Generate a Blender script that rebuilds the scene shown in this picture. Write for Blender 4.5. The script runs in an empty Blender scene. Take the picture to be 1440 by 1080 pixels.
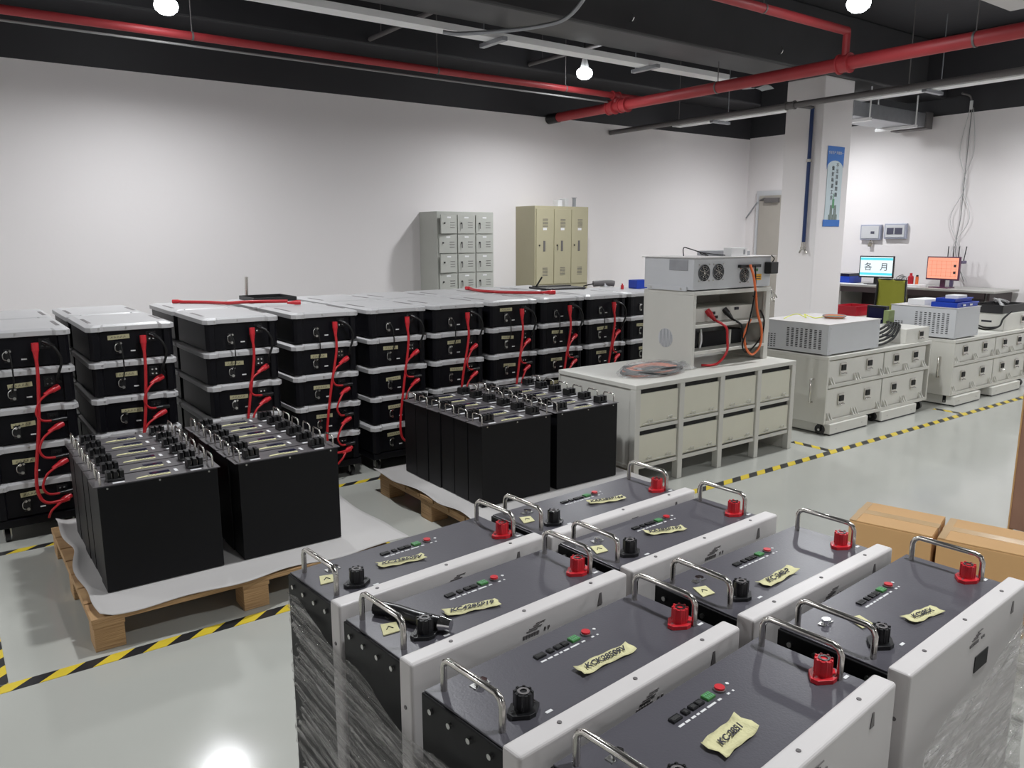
import bpy, math, random
from mathutils import Vector, Matrix
random.seed(7)
S = bpy.context.scene
COL = S.collection
R = math.radians
PI = math.pi

# ------------------------------------------------------------------ camera
cam_d = bpy.data.cameras.new('camera')
cam = bpy.data.objects.new('camera', cam_d)
COL.objects.link(cam)
S.camera = cam
YAW, PIT, ROL = R(53.67414562), R(10.7564431), R(-0.09989424)
cam_d.sensor_width = 36.0
cam_d.lens = 1100.74 / 1440 * 36
cam_d.clip_start = 0.02
F_ = Vector((math.cos(YAW) * math.cos(PIT), math.sin(YAW) * math.cos(PIT), -math.sin(PIT)))
R_ = Vector((math.sin(YAW), -math.cos(YAW), 0))
U_ = R_.cross(F_)
r_ = R_ * math.cos(ROL) + U_ * math.sin(ROL)
u_ = U_ * math.cos(ROL) - R_ * math.sin(ROL)
mw = Matrix.Identity(4)
for i in range(3):
    mw[i][0] = r_[i]; mw[i][1] = u_[i]; mw[i][2] = -F_[i]
mw[2][3] = 1.6
cam.matrix_world = mw

# ------------------------------------------------------------------ world, exposure, lights
W = bpy.data.worlds.new('world'); S.world = W
W.use_nodes = True
W.node_tree.nodes['Background'].inputs[0].default_value = (0.75, 0.82, 0.9, 1)
W.node_tree.nodes['Background'].inputs[1].default_value = 0.12
S.view_settings.view_transform = 'Standard'
S.view_settings.look = 'None'
S.view_settings.exposure = 0.0
S.view_settings.gamma = 1.0
S.view_settings.use_curve_mapping = False
LAMP_POWER = 51.0
LAMP_SPOTS = [(1.60, 6.43), (5.69, 6.46), (5.645, 3.42), (1.6, 3.4), (-2.4, 6.4), (-2.4, 3.4), (9.25, 6.2), (9.2, 3.3), (1.7, 0.3), (6.1, 0.3), (9.7, 0.1), (-2.4, -3.0), (3.9, -3.2), (8.8, -3.2)]  # seventh and eighth: unseen lamps added to brighten the right wall

# ------------------------------------------------------------------ materials
MT = {}
def mat(name, col, rough=0.5, metal=0.0, spec=0.5, var=0.06, nscale=8.0, bump=0.0, bscale=60.0, emit=None, estr=0.0, alpha=1.0, coat=0.0, trans=0.0):
    if name in MT: return MT[name]
    m = bpy.data.materials.new(name); m.use_nodes = True
    nt = m.node_tree; N = nt.nodes; L = nt.links
    b = N['Principled BSDF']
    b.inputs['Roughness'].default_value = rough
    b.inputs['Metallic'].default_value = metal
    b.inputs['Specular IOR Level'].default_value = spec
    b.inputs['Alpha'].default_value = alpha
    b.inputs['Coat Weight'].default_value = coat
    b.inputs['Transmission Weight'].default_value = trans
    tc = N.new('ShaderNodeTexCoord')
    no = N.new('ShaderNodeTexNoise'); no.inputs['Scale'].default_value = nscale; no.inputs['Detail'].default_value = 5
    L.new(tc.outputs['Object'], no.inputs['Vector'])
    mx = N.new('ShaderNodeMix'); mx.data_type = 'RGBA'
    c = Vector(col[:3])
    mx.inputs['A'].default_value = (*[max(0, v * (1 - var)) for v in c], 1)
    mx.inputs['B'].default_value = (*[min(1, v * (1 + var)) for v in c], 1)
    L.new(no.outputs['Fac'], mx.inputs['Factor'])
    L.new(mx.outputs['Result'], b.inputs['Base Color'])
    if bump:
        n2 = N.new('ShaderNodeTexNoise'); n2.inputs['Scale'].default_value = bscale
        L.new(tc.outputs['Object'], n2.inputs['Vector'])
        bp = N.new('ShaderNodeBump'); bp.inputs['Strength'].default_value = bump; bp.inputs['Distance'].default_value = 0.01
        L.new(n2.outputs['Fac'], bp.inputs['Height']); L.new(bp.outputs['Normal'], b.inputs['Normal'])
    if emit:
        b.inputs['Emission Color'].default_value = (*emit, 1); b.inputs['Emission Strength'].default_value = estr
    MT[name] = m
    return m

mat('wall_white', (0.82, 0.785, 0.785), 0.6, var=0.03, nscale=0.7, bump=0.05, bscale=30)
mat('ceil_black', (0.032, 0.031, 0.035), 0.55, var=0.15, nscale=2, bump=0.15, bscale=10)
mat('duct_black', (0.045, 0.044, 0.047), 0.5, var=0.2, nscale=3)
mat('red_pipe', (0.36, 0.032, 0.038), 0.5, var=0.12)
mat('tray_white', (0.86, 0.86, 0.86), 0.45)
mat('galv', (0.36, 0.37, 0.39), 0.4, metal=0.6, var=0.15, nscale=15)
mat('steel', (0.62, 0.60, 0.56), 0.22, metal=1.0, var=0.08)
mat('chrome', (0.8, 0.8, 0.8), 0.12, metal=1.0, var=0.03)
mat('screw', (0.55, 0.55, 0.53), 0.3, metal=1.0)
mat('pipe_grey', (0.13, 0.12, 0.12), 0.45)
mat('pipe_blue', (0.012, 0.035, 0.13), 0.35)
mat('bat_black', (0.0045, 0.0045, 0.0055), 0.45, var=0.2, spec=0.22)
mat('bat_side', (0.004, 0.004, 0.006), 0.4, var=0.2, spec=0.2)
mat('panel_grey', (0.078, 0.075, 0.088), 0.33, var=0.05, nscale=3, bump=0.04, bscale=300)
mat('pack_top', (0.085, 0.078, 0.082), 0.35, var=0.15, nscale=20)
mat('lid_white', (0.60, 0.575, 0.565), 0.38, var=0.03)
mat('lid_stack', (0.47, 0.465, 0.47), 0.4, var=0.04)
mat('red_plastic', (0.55, 0.018, 0.028), 0.35, var=0.1)
mat('red_rubber', (0.45, 0.012, 0.018), 0.4, var=0.1)
mat('black_plastic', (0.008, 0.008, 0.009), 0.3, var=0.1)
mat('green_conn', (0.06, 0.22, 0.06), 0.45, var=0.2, nscale=80)
mat('print_white', (0.7, 0.7, 0.7), 0.6)
mat('ink', (0.02, 0.02, 0.03), 0.6)
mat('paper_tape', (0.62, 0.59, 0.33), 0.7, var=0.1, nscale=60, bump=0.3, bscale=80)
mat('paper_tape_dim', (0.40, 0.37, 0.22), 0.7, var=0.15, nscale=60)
mat('paper', (0.75, 0.75, 0.76), 0.7)
mat('lcd', (0.010, 0.010, 0.035), 0.12, spec=0.6)
mat('cab_grey', (0.60, 0.59, 0.545), 0.42, var=0.03)
mat('cab_door', (0.66, 0.645, 0.54), 0.42, var=0.03)
mat('dark_gap', (0.012, 0.012, 0.012), 0.7)
mat('inst_grey', (0.58, 0.59, 0.61), 0.4, var=0.03)
mat('cart_grey', (0.62, 0.61, 0.56), 0.42, var=0.03)
mat('case_white', (0.68, 0.67, 0.62), 0.42, var=0.04)
mat('locker_grey', (0.45, 0.455, 0.42), 0.45, var=0.04)
mat('locker_beige', (0.42, 0.385, 0.26), 0.45, var=0.04)
mat('orange_cable', (0.75, 0.16, 0.045), 0.4)
mat('black_cable', (0.008, 0.008, 0.008), 0.55, spec=0.25)
mat('grey_cable', (0.25, 0.25, 0.25), 0.5)
mat('white_cable', (0.55, 0.55, 0.55), 0.5)
mat('yellow_wire', (0.65, 0.70, 0.06), 0.5)
mat('plastic_bag', (0.8, 0.8, 0.8), 0.1, alpha=0.26, bump=1.0, bscale=70, spec=0.9)
mat('blue_plastic', (0.01, 0.05, 0.42), 0.35)
mat('crate_black', (0.015, 0.014, 0.015), 0.45)
mat('crate_red', (0.42, 0.01, 0.025), 0.4)
mat('chair_green', (0.42, 0.43, 0.05), 0.7, bump=0.6, bscale=500)
mat('desk_dark', (0.035, 0.022, 0.024), 0.45, var=0.2)
mat('desk_edge', (0.36, 0.35, 0.33), 0.5)
mat('door_beige', (0.40, 0.37, 0.33), 0.5)
mat('wood_brown', (0.33, 0.18, 0.12), 0.6, var=0.15, nscale=9)
mat('carton', (0.62, 0.37, 0.16), 0.7, var=0.08, nscale=5, bump=0.06, bscale=40)
mat('carton_tape', (0.64, 0.43, 0.22), 0.18, var=0.1, spec=0.6, coat=0.4)
mat('poster_bg', (0.58, 0.68, 0.72), 0.5)
mat('poster_blue', (0.035, 0.17, 0.55), 0.5)
mat('poster_green', (0.12, 0.35, 0.18), 0.5)
mat('poster_town', (0.16, 0.20, 0.17), 0.6)
mat('box_blueish', (0.36, 0.38, 0.47), 0.4)
mat('smoke', (0.09, 0.09, 0.13), 0.15)
mat('green_box', (0.20, 0.25, 0.10), 0.6)
mat('sticker', (0.85, 0.42, 0.02), 0.5)
mat('foam_sheet', (0.45, 0.435, 0.425), 0.65, var=0.03)
mat('router', (0.10, 0.08, 0.15), 0.4)
mat('white_plastic', (0.72, 0.72, 0.72), 0.4)
mat('bulb', (1, 1, 1), 0.4, emit=(0.93, 0.97, 1.0), estr=28.0)
mat('screen_cyan', (0.03, 0.3, 0.35), 0.3, emit=(0.10, 0.62, 0.70), estr=0.9)
mat('screen_white', (0.3, 0.3, 0.3), 0.3, emit=(0.80, 0.92, 0.98), estr=0.85)
mat('screen_orange', (0.3, 0.1, 0.08), 0.3, emit=(1.0, 0.42, 0.27), estr=0.85)
mat('screen_line', (0.1, 0.02, 0.01), 0.3, emit=(0.75, 0.25, 0.15), estr=0.6)
mat('pink_frame', (0.10, 0.03, 0.07), 0.3)

def floor_mat():
    m = mat('floor_epoxy', (0.43, 0.435, 0.40), 0.16, var=0.05, nscale=1.2, bump=0.012, bscale=4)
    N = m.node_tree.nodes; L = m.node_tree.links
    b = N['Principled BSDF']
    tc = N.new('ShaderNodeTexCoord'); no = N.new('ShaderNodeTexNoise'); no.inputs['Scale'].default_value = 2.5; no.inputs['Detail'].default_value = 8
    mr = N.new('ShaderNodeMapRange'); mr.inputs['From Min'].default_value = 0.3; mr.inputs['From Max'].default_value = 0.7
    mr.inputs['To Min'].default_value = 0.09; mr.inputs['To Max'].default_value = 0.2
    L.new(tc.outputs['Object'], no.inputs['Vector']); L.new(no.outputs['Fac'], mr.inputs['Value']); L.new(mr.outputs['Result'], b.inputs['Roughness'])
floor_mat()

def tape_mat(name, rot):
    m = bpy.data.materials.new(name); m.use_nodes = True; MT[name] = m
    N = m.node_tree.nodes; L = m.node_tree.links; b = N['Principled BSDF']; b.inputs['Roughness'].default_value = 0.35
    tc = N.new('ShaderNodeTexCoord'); sp = N.new('ShaderNodeSeparateXYZ'); L.new(tc.outputs['Object'], sp.inputs[0])
    a = N.new('ShaderNodeMath'); a.operation = 'SUBTRACT'; k2 = N.new('ShaderNodeMath'); k2.operation = 'MULTIPLY'; k2.inputs[1].default_value = 1.2; L.new(sp.outputs[1], k2.inputs[0]); L.new(sp.outputs[0], a.inputs[0]); L.new(k2.outputs[0], a.inputs[1])
    d = N.new('ShaderNodeMath'); d.operation = 'MULTIPLY'; d.inputs[1].default_value = 1 / 0.175; L.new(a.outputs[0], d.inputs[0])
    f = N.new('ShaderNodeMath'); f.operation = 'FRACT'; L.new(d.outputs[0], f.inputs[0])
    g = N.new('ShaderNodeMath'); g.operation = 'GREATER_THAN'; g.inputs[1].default_value = 0.5; L.new(f.outputs[0], g.inputs[0])
    mx = N.new('ShaderNodeMix'); mx.data_type = 'RGBA'; mx.inputs['A'].default_value = (0.02, 0.02, 0.022, 1); mx.inputs['B'].default_value = (0.66, 0.50, 0.04, 1)
    L.new(g.outputs[0], mx.inputs['Factor']); L.new(mx.outputs['Result'], b.inputs['Base Color'])
tape_mat('hazard', True)

def wood_mat():
    m = bpy.data.materials.new('pallet_wood'); m.use_nodes = True; MT['pallet_wood'] = m
    N = m.node_tree.nodes; L = m.node_tree.links; b = N['Principled BSDF']; b.inputs['Roughness'].default_value = 0.7
    tc = N.new('ShaderNodeTexCoord'); mp = N.new('ShaderNodeMapping'); mp.inputs['Scale'].default_value = (2, 2, 170)
    no = N.new('ShaderNodeTexNoise'); no.inputs['Scale'].default_value = 3; no.inputs['Detail'].default_value = 6
    cr = N.new('ShaderNodeValToRGB'); cr.color_ramp.elements[0].position = 0.3; cr.color_ramp.elements[0].color = (0.24, 0.125, 0.055, 1)
    cr.color_ramp.elements[1].position = 0.68; cr.color_ramp.elements[1].color = (0.58, 0.38, 0.19, 1)
    L.new(tc.outputs['Object'], mp.inputs[0]); L.new(mp.outputs[0], no.inputs['Vector']); L.new(no.outputs['Fac'], cr.inputs[0]); L.new(cr.outputs[0], b.inputs['Base Color'])
wood_mat()

def film_mat():
    m = bpy.data.materials.new('stretch_film'); m.use_nodes = True; MT['stretch_film'] = m
    N = m.node_tree.nodes; L = m.node_tree.links; b = N['Principled BSDF']
    b.inputs['Base Color'].default_value = (0.72, 0.70, 0.68, 1); b.inputs['Roughness'].default_value = 0.10
    b.inputs['Specular IOR Level'].default_value = 0.9
    tc = N.new('ShaderNodeTexCoord'); sp = N.new('ShaderNodeSeparateXYZ'); L.new(tc.outputs['UV'], sp.inputs[0])
    cb = N.new('ShaderNodeMapping'); cb.inputs['Rotation'].default_value = (0, 0, R(14)); cb.inputs['Scale'].default_value = (2.2, 85, 1)
    L.new(tc.outputs['UV'], cb.inputs[0])
    mp2 = N.new('ShaderNodeMapping'); mp2.inputs['Scale'].default_value = (1, 1, 1)
    no = N.new('ShaderNodeTexNoise'); no.inputs['Scale'].default_value = 1.0; no.inputs['Detail'].default_value = 5; no.inputs['Distortion'].default_value = 0.15
    L.new(cb.outputs[0], no.inputs['Vector'])
    mr = N.new('ShaderNodeMapRange'); mr.inputs['From Min'].default_value = 0.38; mr.inputs['From Max'].default_value = 0.72
    mr.inputs['To Min'].default_value = 0.12; mr.inputs['To Max'].default_value = 0.92
    L.new(no.outputs['Fac'], mr.inputs['Value']); L.new(mr.outputs[0], b.inputs['Alpha'])
    bp = N.new('ShaderNodeBump'); bp.inputs['Strength'].default_value = 1.0; bp.inputs['Distance'].default_value = 0.02
    n3 = N.new('ShaderNodeTexNoise'); n3.inputs['Scale'].default_value = 2.6; n3.inputs['Detail'].default_value = 4
    c3 = N.new('ShaderNodeMapping'); c3.inputs['Rotation'].default_value = (0, 0, R(18)); c3.inputs['Scale'].default_value = (9, 48, 1)
    L.new(tc.outputs['UV'], c3.inputs[0]); L.new(c3.outputs[0], n3.inputs['Vector'])
    ad = N.new('ShaderNodeMath'); ad.operation = 'ADD'; L.new(no.outputs['Fac'], ad.inputs[0]); L.new(n3.outputs['Fac'], ad.inputs[1])
    bp.inputs['Distance'].default_value = 0.045
    b.inputs['Metallic'].default_value = 0.35
    L.new(ad.outputs[0], bp.inputs['Height']); L.new(bp.outputs[0], b.inputs['Normal'])
film_mat()

# ------------------------------------------------------------------ mesh builder
class MB:
    def __init__(s): s.v = []; s.f = []; s.m = []; s.sm = []; s.mats = []; s.X = Matrix.Identity(4); s.uv = None
    def mi(s, name):
        if name not in s.mats: s.mats.append(name)
        return s.mats.index(name)
    def add(s, vs, fs, m, smooth=False):
        o = len(s.v); k = s.mi(m)
        s.v += [tuple(s.X @ Vector(v)) for v in vs]
        for f in fs: s.f.append(tuple(o + i for i in f)); s.m.append(k); s.sm.append(smooth)
        return s
    def box(s, x0, x1, y0, y1, z0, z1, m):
        vs = [(x, y, z) for x in (x0, x1) for y in (y0, y1) for z in (z0, z1)]
        return s.add(vs, [(0, 1, 3, 2), (4, 6, 7, 5), (0, 4, 5, 1), (2, 3, 7, 6), (0, 2, 6, 4), (1, 5, 7, 3)], m)
    def prism(s, pts, a, b, m, axis='z', smooth=False):
        n = len(pts)
        def P(p, h):
            return {'z': (p[0], p[1], h), 'y': (p[0], h, p[1]), 'x': (h, p[0], p[1])}[axis]
        vs = [P(p, a) for p in pts] + [P(p, b) for p in pts]
        s.add(vs, [tuple(range(n - 1, -1, -1)), tuple(range(n, 2 * n))], m)
        o = len(s.v) - 2 * n; k = s.mi(m)
        for i in range(n):
            j = (i + 1) % n; s.f.append((o + i, o + j, o + n + j, o + n + i)); s.m.append(k); s.sm.append(smooth)
        return s
    def cyl(s, p0, p1, r, m, n=16, r2=None):
        r2 = r if r2 is None else r2
        p0 = Vector(p0); p1 = Vector(p1); d = (p1 - p0).normalized()
        a = d.orthogonal().normalized(); b = d.cross(a)
        vs = [p0 + (a * math.cos(2 * PI * i / n) + b * math.sin(2 * PI * i / n)) * r for i in range(n)]
        vs += [p1 + (a * math.cos(2 * PI * i / n) + b * math.sin(2 * PI * i / n)) * r2 for i in range(n)]
        s.add(vs, [(i, (i + 1) % n, n + (i + 1) % n, n + i) for i in range(n)], m, True)
        s.add(vs, [tuple(range(n - 1, -1, -1)), tuple(range(n, 2 * n))], m)
        return s
    def tube(s, pts, r, m, n=8, curve=True, steps=6, closed=False):
        P = [Vector(p) for p in pts]
        if curve and len(P) > 2:
            Q = []
            for i in range(len(P) - 1):
                p0 = P[max(i - 1, 0)]; p1 = P[i]; p2 = P[i + 1]; p3 = P[min(i + 2, len(P) - 1)]
                for k in range(steps):
                    t = k / steps
                    Q.append(0.5 * ((2 * p1) + (p2 - p0) * t + (2 * p0 - 5 * p1 + 4 * p2 - p3) * t * t + (3 * p1 - p0 - 3 * p2 + p3) * t ** 3))
            Q.append(P[-1]); P = Q
        vs = []; a = None
        for i, p in enumerate(P):
            d = (P[min(i + 1, len(P) - 1)] - P[max(i - 1, 0)])
            if d.length < 1e-9: d = Vector((0, 0, 1))
            d.normalize()
            if a is None: a = d.orthogonal().normalized()
            else:
                a = a - d * a.dot(d)
                a = a.normalized() if a.length > 1e-6 else d.orthogonal().normalized()
            b = d.cross(a)
            vs += [p + (a * math.cos(2 * PI * k / n) + b * math.sin(2 * PI * k / n)) * r for k in range(n)]
        fs = []
        for i in range(len(P) - 1):
            for k in range(n):
                fs.append((i * n + k, i * n + (k + 1) % n, (i + 1) * n + (k + 1) % n, (i + 1) * n + k))
        s.add(vs, fs, m, True)
        e = (len(P) - 1) * n
        s.add(vs, [tuple(range(n - 1, -1, -1)), tuple(e + k for k in range(n))], m)
        return s
    def ring(s, c, r0, r1, t, m, axis='y', n=24):
        # flat annulus of thickness t
        vs = []
        for h in (0, t):
            for r in (r0, r1):
                for i in range(n):
                    a = 2 * PI * i / n; u, v = r * math.cos(a), r * math.sin(a)
                    if axis == 'y': vs.append((c[0] + u, c[1] - h, c[2] + v))
                    elif axis == 'x': vs.append((c[0] - h, c[1] + u, c[2] + v))
                    else: vs.append((c[0] + u, c[1] + v, c[2] + h))
        fs = []
        for i in range(n):
            j = (i + 1) % n
            fs += [(i, j, n + j, n + i), (2 * n + i, 3 * n + i, 3 * n + j, 2 * n + j), (n + i, n + j, 3 * n + j, 3 * n + i), (i, 2 * n + i, 2 * n + j, j)]
        return s.add(vs, fs, m)
    def build(s, name, parent=None, bevel=0.0, loc=None, seg=2):
        me = bpy.data.meshes.new(name)
        me.from_pydata([tuple(v) for v in s.v], [], s.f)
        for k in s.mats: me.materials.append(MT[k])
        me.polygons.foreach_set('material_index', s.m)
        me.polygons.foreach_set('use_smooth', s.sm)
        if s.uv:
            ul = me.uv_layers.new(name='UVMap')
            for lp in me.loops: ul.data[lp.index].uv = s.uv[lp.vertex_index]
        me.update()
        o = bpy.data.objects.new(name, me); COL.objects.link(o)
        if parent: o.parent = parent
        if loc: o.location = loc
        if bevel:
            b = o.modifiers.new('bevel', 'BEVEL'); b.width = bevel; b.segments = seg; b.limit_method = 'ANGLE'; b.angle_limit = R(40)
        return o

def tag(o, label=None, cat=None, group=None, kind=None):
    if label: o['label'] = label
    if cat: o['category'] = cat
    if group: o['group'] = group
    if kind: o['kind'] = kind
    return o
def thing(name, loc=(0, 0, 0), rz=0.0, label=None, cat=None, group=None):
    o = bpy.data.objects.new(name, None); COL.objects.link(o); o.empty_display_size = 0.05
    o.location = loc; o.rotation_euler = (0, 0, rz)
    return tag(o, label, cat, group)
KIDS = {}
def kids(o):
    return [c for c in bpy.data.objects if c.parent == o]
def copy_tree(o, parent=None):
    c = o.copy(); COL.objects.link(c)
    if parent: c.parent = parent
    for ch in kids(o): copy_tree(ch, c)
    return c
def struct(o): o['kind'] = 'structure'; return o
def B(name, parent, x0, x1, y0, y1, z0, z1, m, bevel=0.0, **k):
    return MB().box(x0, x1, y0, y1, z0, z1, m).build(name, parent, bevel)
def text(name, s, size, m, parent, M, shear=0.0, ext=0.0004, align='CENTER'):
    cu = bpy.data.curves.new(name, 'FONT'); cu.body = s; cu.size = size; cu.shear = shear; cu.align_x = align; cu.align_y = 'CENTER'; cu.extrude = ext; cu.resolution_u = 3
    if name == 'handwriting': cu.offset = .00035
    t = bpy.data.objects.new(name + '_tmp', cu); COL.objects.link(t)
    dg = bpy.context.evaluated_depsgraph_get()
    me = bpy.data.meshes.new_from_object(t.evaluated_get(dg))
    bpy.data.objects.remove(t)
    me.materials.clear(); me.materials.append(MT[m])
    me.transform(M)
    o = bpy.data.objects.new(name, me); COL.objects.link(o)
    if parent: o.parent = parent
    return o
def FR(xax, yax, org):       # frame matrix: local x, y axes and origin
    x = Vector(xax).normalized(); y = Vector(yax).normalized(); z = x.cross(y)
    M = Matrix.Identity(4)
    for i in range(3): M[i][0] = x[i]; M[i][1] = y[i]; M[i][2] = z[i]; M[i][3] = org[i]
    return M
ORD = ['first', 'second', 'third', 'fourth', 'fifth', 'sixth', 'seventh', 'eighth', 'ninth', 'tenth', 'eleventh', 'twelfth']

# ------------------------------------------------------------------ room shell
XL, XR, YF, YB, ZC, ZW = -4.0, 10.485, -5.0, 8.0, 3.9, 3.05
struct(MB().box(XL, XR, YF, YB, -0.1, 0, 'floor_epoxy').build('floor'))
struct(MB().box(XL - .1, XR + .1, YF - .1, YB + .1, ZC, ZC + 0.1, 'ceil_black').build('ceiling'))
struct(MB().box(XL, XR, YB, YB + .1, 0, ZW, 'wall_white').box(XL, XR, YB, YB + .1, ZW, ZC, 'ceil_black').build('wall_back'))
struct(MB().box(XR, XR + .1, YF, YB + .1, 0, ZW + .02, 'wall_white').box(XR, XR + .1, YF, YB + .1, ZW + .02, ZC, 'ceil_black').build('wall_right'))
struct(MB().box(XL - .1, XL, YF, YB + .1, 0, ZW, 'wall_white').box(XL - .1, XL, YF, YB + .1, ZW, ZC, 'ceil_black').build('wall_left'))
struct(MB().box(XL, XR, YF - .1, YF, 0, ZW, 'wall_white').box(XL, XR, YF - .1, YF, ZW, ZC, 'ceil_black').build('wall_front'))
# ceiling beam and column under it
struct(MB().box(XL, XR, 5.06, 5.56, 3.27, ZC, 'duct_black').build('ceiling_beam', bevel=0.02))
struct(MB().box(XL, XR, 7.45, YB, 3.45, ZC, 'ceil_black').build('ceiling_beam', bevel=0.02))
struct(MB().box(9.95, XR, YF, 7.45, 3.40, ZC, 'ceil_black').build('ceiling_beam', bevel=0.02))
struct(MB().box(7.907, 8.473, 5.1, 5.57, 0, 3.272, 'wall_white').build('column', bevel=0.012))
# door on the right wall behind the column
d = MB()
d.box(10.44, XR, 6.86, 7.79, 0.0, 2.26, 'inst_grey')
do = struct(d.build('door_1', bevel=0.004))
MB().box(10.415, 10.44, 6.93, 7.72, 0.01, 2.19, 'door_beige').build('door_leaf', do, 0.004)
MB().tube([(10.43, 7.71, 2.12), (10.40, 7.62, 2.14), (10.40, 7.4, 2.12)], 0.018, 'pipe_grey', curve=False).box(10.37, 10.415, 7.35, 7.6, 2.08, 2.15, 'pipe_grey').build('door_closer', do, 0.003)
MB().tube([(10.43, 7.76, 2.10), (10.43, 7.96, 1.86)], 0.012, 'galv', curve=False).build('stay_rod', do)

# ------------------------------------------------------------------ lamps
LZ = 3.25
def make_lamp(i, x, y):
    near = ['hanging lamp over the back wall, top left', 'small round hanging lamp above the lockers, by the pipe fitting', 'hanging lamp near the red pipe at upper right']
    lab = near[i] if i < 3 else 'unseen round white hanging lamp, the %s of them' % ORD[i - 3]
    t = thing('pendant_lamp', (x, y, LZ), 0, lab, 'lamp', 'round ceiling lamps')
    MB().cyl((0, 0, 0.13), (0, 0, 0.648), 0.006, 'black_cable', 8).build('cord', t)
    MB().cyl((0, 0, 0.05), (0, 0, 0.14), 0.045, 'white_plastic', 20, 0.025).build('housing', t)
    b = MB(); n = 20; prof = [(0.045, 0.05), (0.075, 0.03), (0.085, 0.0), (0.075, -0.03), (0.045, -0.055), (0.001, -0.062)]
    vs = [(r * math.cos(2 * PI * k / n), r * math.sin(2 * PI * k / n), z) for r, z in prof for k in range(n)]
    b.add(vs, [(a * n + k, a * n + (k + 1) % n, (a + 1) * n + (k + 1) % n, (a + 1) * n + k) for a in range(len(prof) - 1) for k in range(n)], 'bulb', True)
    b.build('bulb', t)
    ld = bpy.data.lights.new('lamp_light', 'SPOT'); ld.energy = LAMP_POWER * 4; ld.shadow_soft_size = 0.09; ld.color = (0.96, 0.98, 1.0)
    ld.spot_size = R(172); ld.spot_blend = 0.85
    lo = bpy.data.objects.new('lamp_light', ld); COL.objects.link(lo); lo.location = (x, y, LZ - 0.075)
for i, (x, y) in enumerate(LAMP_SPOTS): make_lamp(i, x, y)

# ------------------------------------------------------------------ ceiling services
def pipe(name, p0, p1, r, m, label, cat, fittings=(), hangers=()):
    t = thing(name, p0, 0, label, cat)
    p0 = Vector(p0); d = Vector(p1) - p0; u = d.normalized()
    MB().cyl((0, 0, 0), d, r, m, 18).build('pipe_run', t)
    for k in fittings:
        c = u * k
        MB().cyl(c - u * 0.05, c + u * 0.05, r * 1.3, m, 18).cyl(c - u * 0.055, c - u * 0.04, r * 1.5, m, 18).cyl(c + u * 0.04, c + u * 0.055, r * 1.5, m, 18).build('coupling', t)
    for k in hangers:
        c = u * k; zt = ZC - p0.z
        MB().cyl((c.x, c.y, 0), (c.x, c.y, zt), 0.005, 'pipe_grey', 6).cyl(c - u * 0.008, c + u * 0.008, r * 1.1, 'pipe_grey', 16).build('hanger', t)
    return t
p = pipe('fire_pipe', (6.46, 7.95, 3.03), (6.46, -4.9, 3.03), 0.055, 'red_pipe', 'thick red fire main crossing the room just below the ceiling beam', 'pipe', (1.1, 1.3, 3.95), (2.6, 5.0, 7.5))
MB().cyl((0, -1.15, 0), (0, -1.15, 0.12), 0.035, 'red_pipe').cyl((0, -3.95, 0), (0, -3.95, 0.26), 0.032, 'red_pipe').build('tee_riser', p)
MB().cyl((0, 0.04, 0), (0, -0.15, 0), 0.062, 'black_plastic').build('black_sleeve', p)
pipe('fire_pipe', (-3.98, 6.8, 3.15), (6.9, 6.8, 3.15), 0.032, 'red_pipe', 'thin red pipe running along the back wall under the black ceiling', 'pipe', (10.44,), (1.8, 5.85, 8.1, 9.7))
pipe('fire_pipe', (-3.98, 4.0, 3.29), (6.46, 4.0, 3.29), 0.035, 'red_pipe', 'red pipe at top right joining the thick fire main', 'pipe', (), (7.1, 9.3))
pipe('conduit', (-3.98, 6.86, 3.10), (6.4, 6.86, 3.08), 0.009, 'grey_cable', 'thin grey conduit hanging below the red pipe on the back wall', 'conduit')
p = pipe('service_pipe', (7.5, 7.98, 2.94), (7.5, -4.9, 2.94), 0.03, 'pipe_grey', 'grey service pipe passing in front of the white column', 'pipe', (2.75,), (1.2, 4.0, 6.4))
# air drop on the column
t = thing('air_pipe', (7.87, 5.215, 1.5), 0, 'blue air pipe running down the white column', 'pipe')
MB().cyl((0, 0, 0.02), (0, 0, 1.44), 0.02, 'pipe_blue').build('blue_pipe', t)
MB().cyl((0, 0, 0.88), (0, 0, 0.91), 0.03, 'steel').cyl((0.037, 0, 0.895), (0, 0, 0.895), 0.012, 'steel').build('clamp', t)
MB().cyl((0, 0, -0.03), (0, 0, 0.02), 0.024, 'steel').cyl((0, 0, -0.055), (0, 0, -0.03), 0.032, 'steel').tube([(0, 0, -.05), (0, -.03, -.07), (0, -.045, -.1)], .011, 'steel').tube([(0, 0, -.05), (0, .03, -.07), (0, .045, -.1)], .011, 'steel').build('valve', t)
MB().tube([(0, 0, 1.44), (-0.02, 0, 1.45), (-0.34, 0, 1.44)], 0.02, 'pipe_grey').build('elbow', t)
# cable trays
t = thing('cable_tray', (-3.98, 5.62, 3.2), 0, 'long white cable tray under the black beam, from top left to the column', 'cable tray')
MB().box(0, 10.95, 0, 0.15, 0, 0.006, 'tray_white').box(0, 10.95, 0, 0.006, 0.006, 0.05, 'tray_white').box(0, 10.95, 0.144, 0.15, 0.006, 0.05, 'tray_white').build('tray', t)
for x in (5.35, 7.95, 9.75):
    MB().box(x, x + .05, -0.1, 0.24, -0.035, -0.001, 'galv').box(x + .02, x + .03, 0.2, 0.21, -0.03, 0.7, 'galv').build('bracket', t, 0.003)
vs = []; n = 14
for i in range(n + 1):
    s_ = i / n
    for j in (0, 1):
        vs.append((10.95 + 0.42 * s_, 0.0 + 0.15 * j - 0.25 * s_, 0.003 - 0.10 * s_ + 0.035 * math.sin(s_ * 9) * (1 - 0.4 * j)))
bent = MB().add(vs, [(2 * i, 2 * i + 1, 2 * i + 3, 2 * i + 2) for i in range(n)], 'galv').build('bent_end', t)
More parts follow.
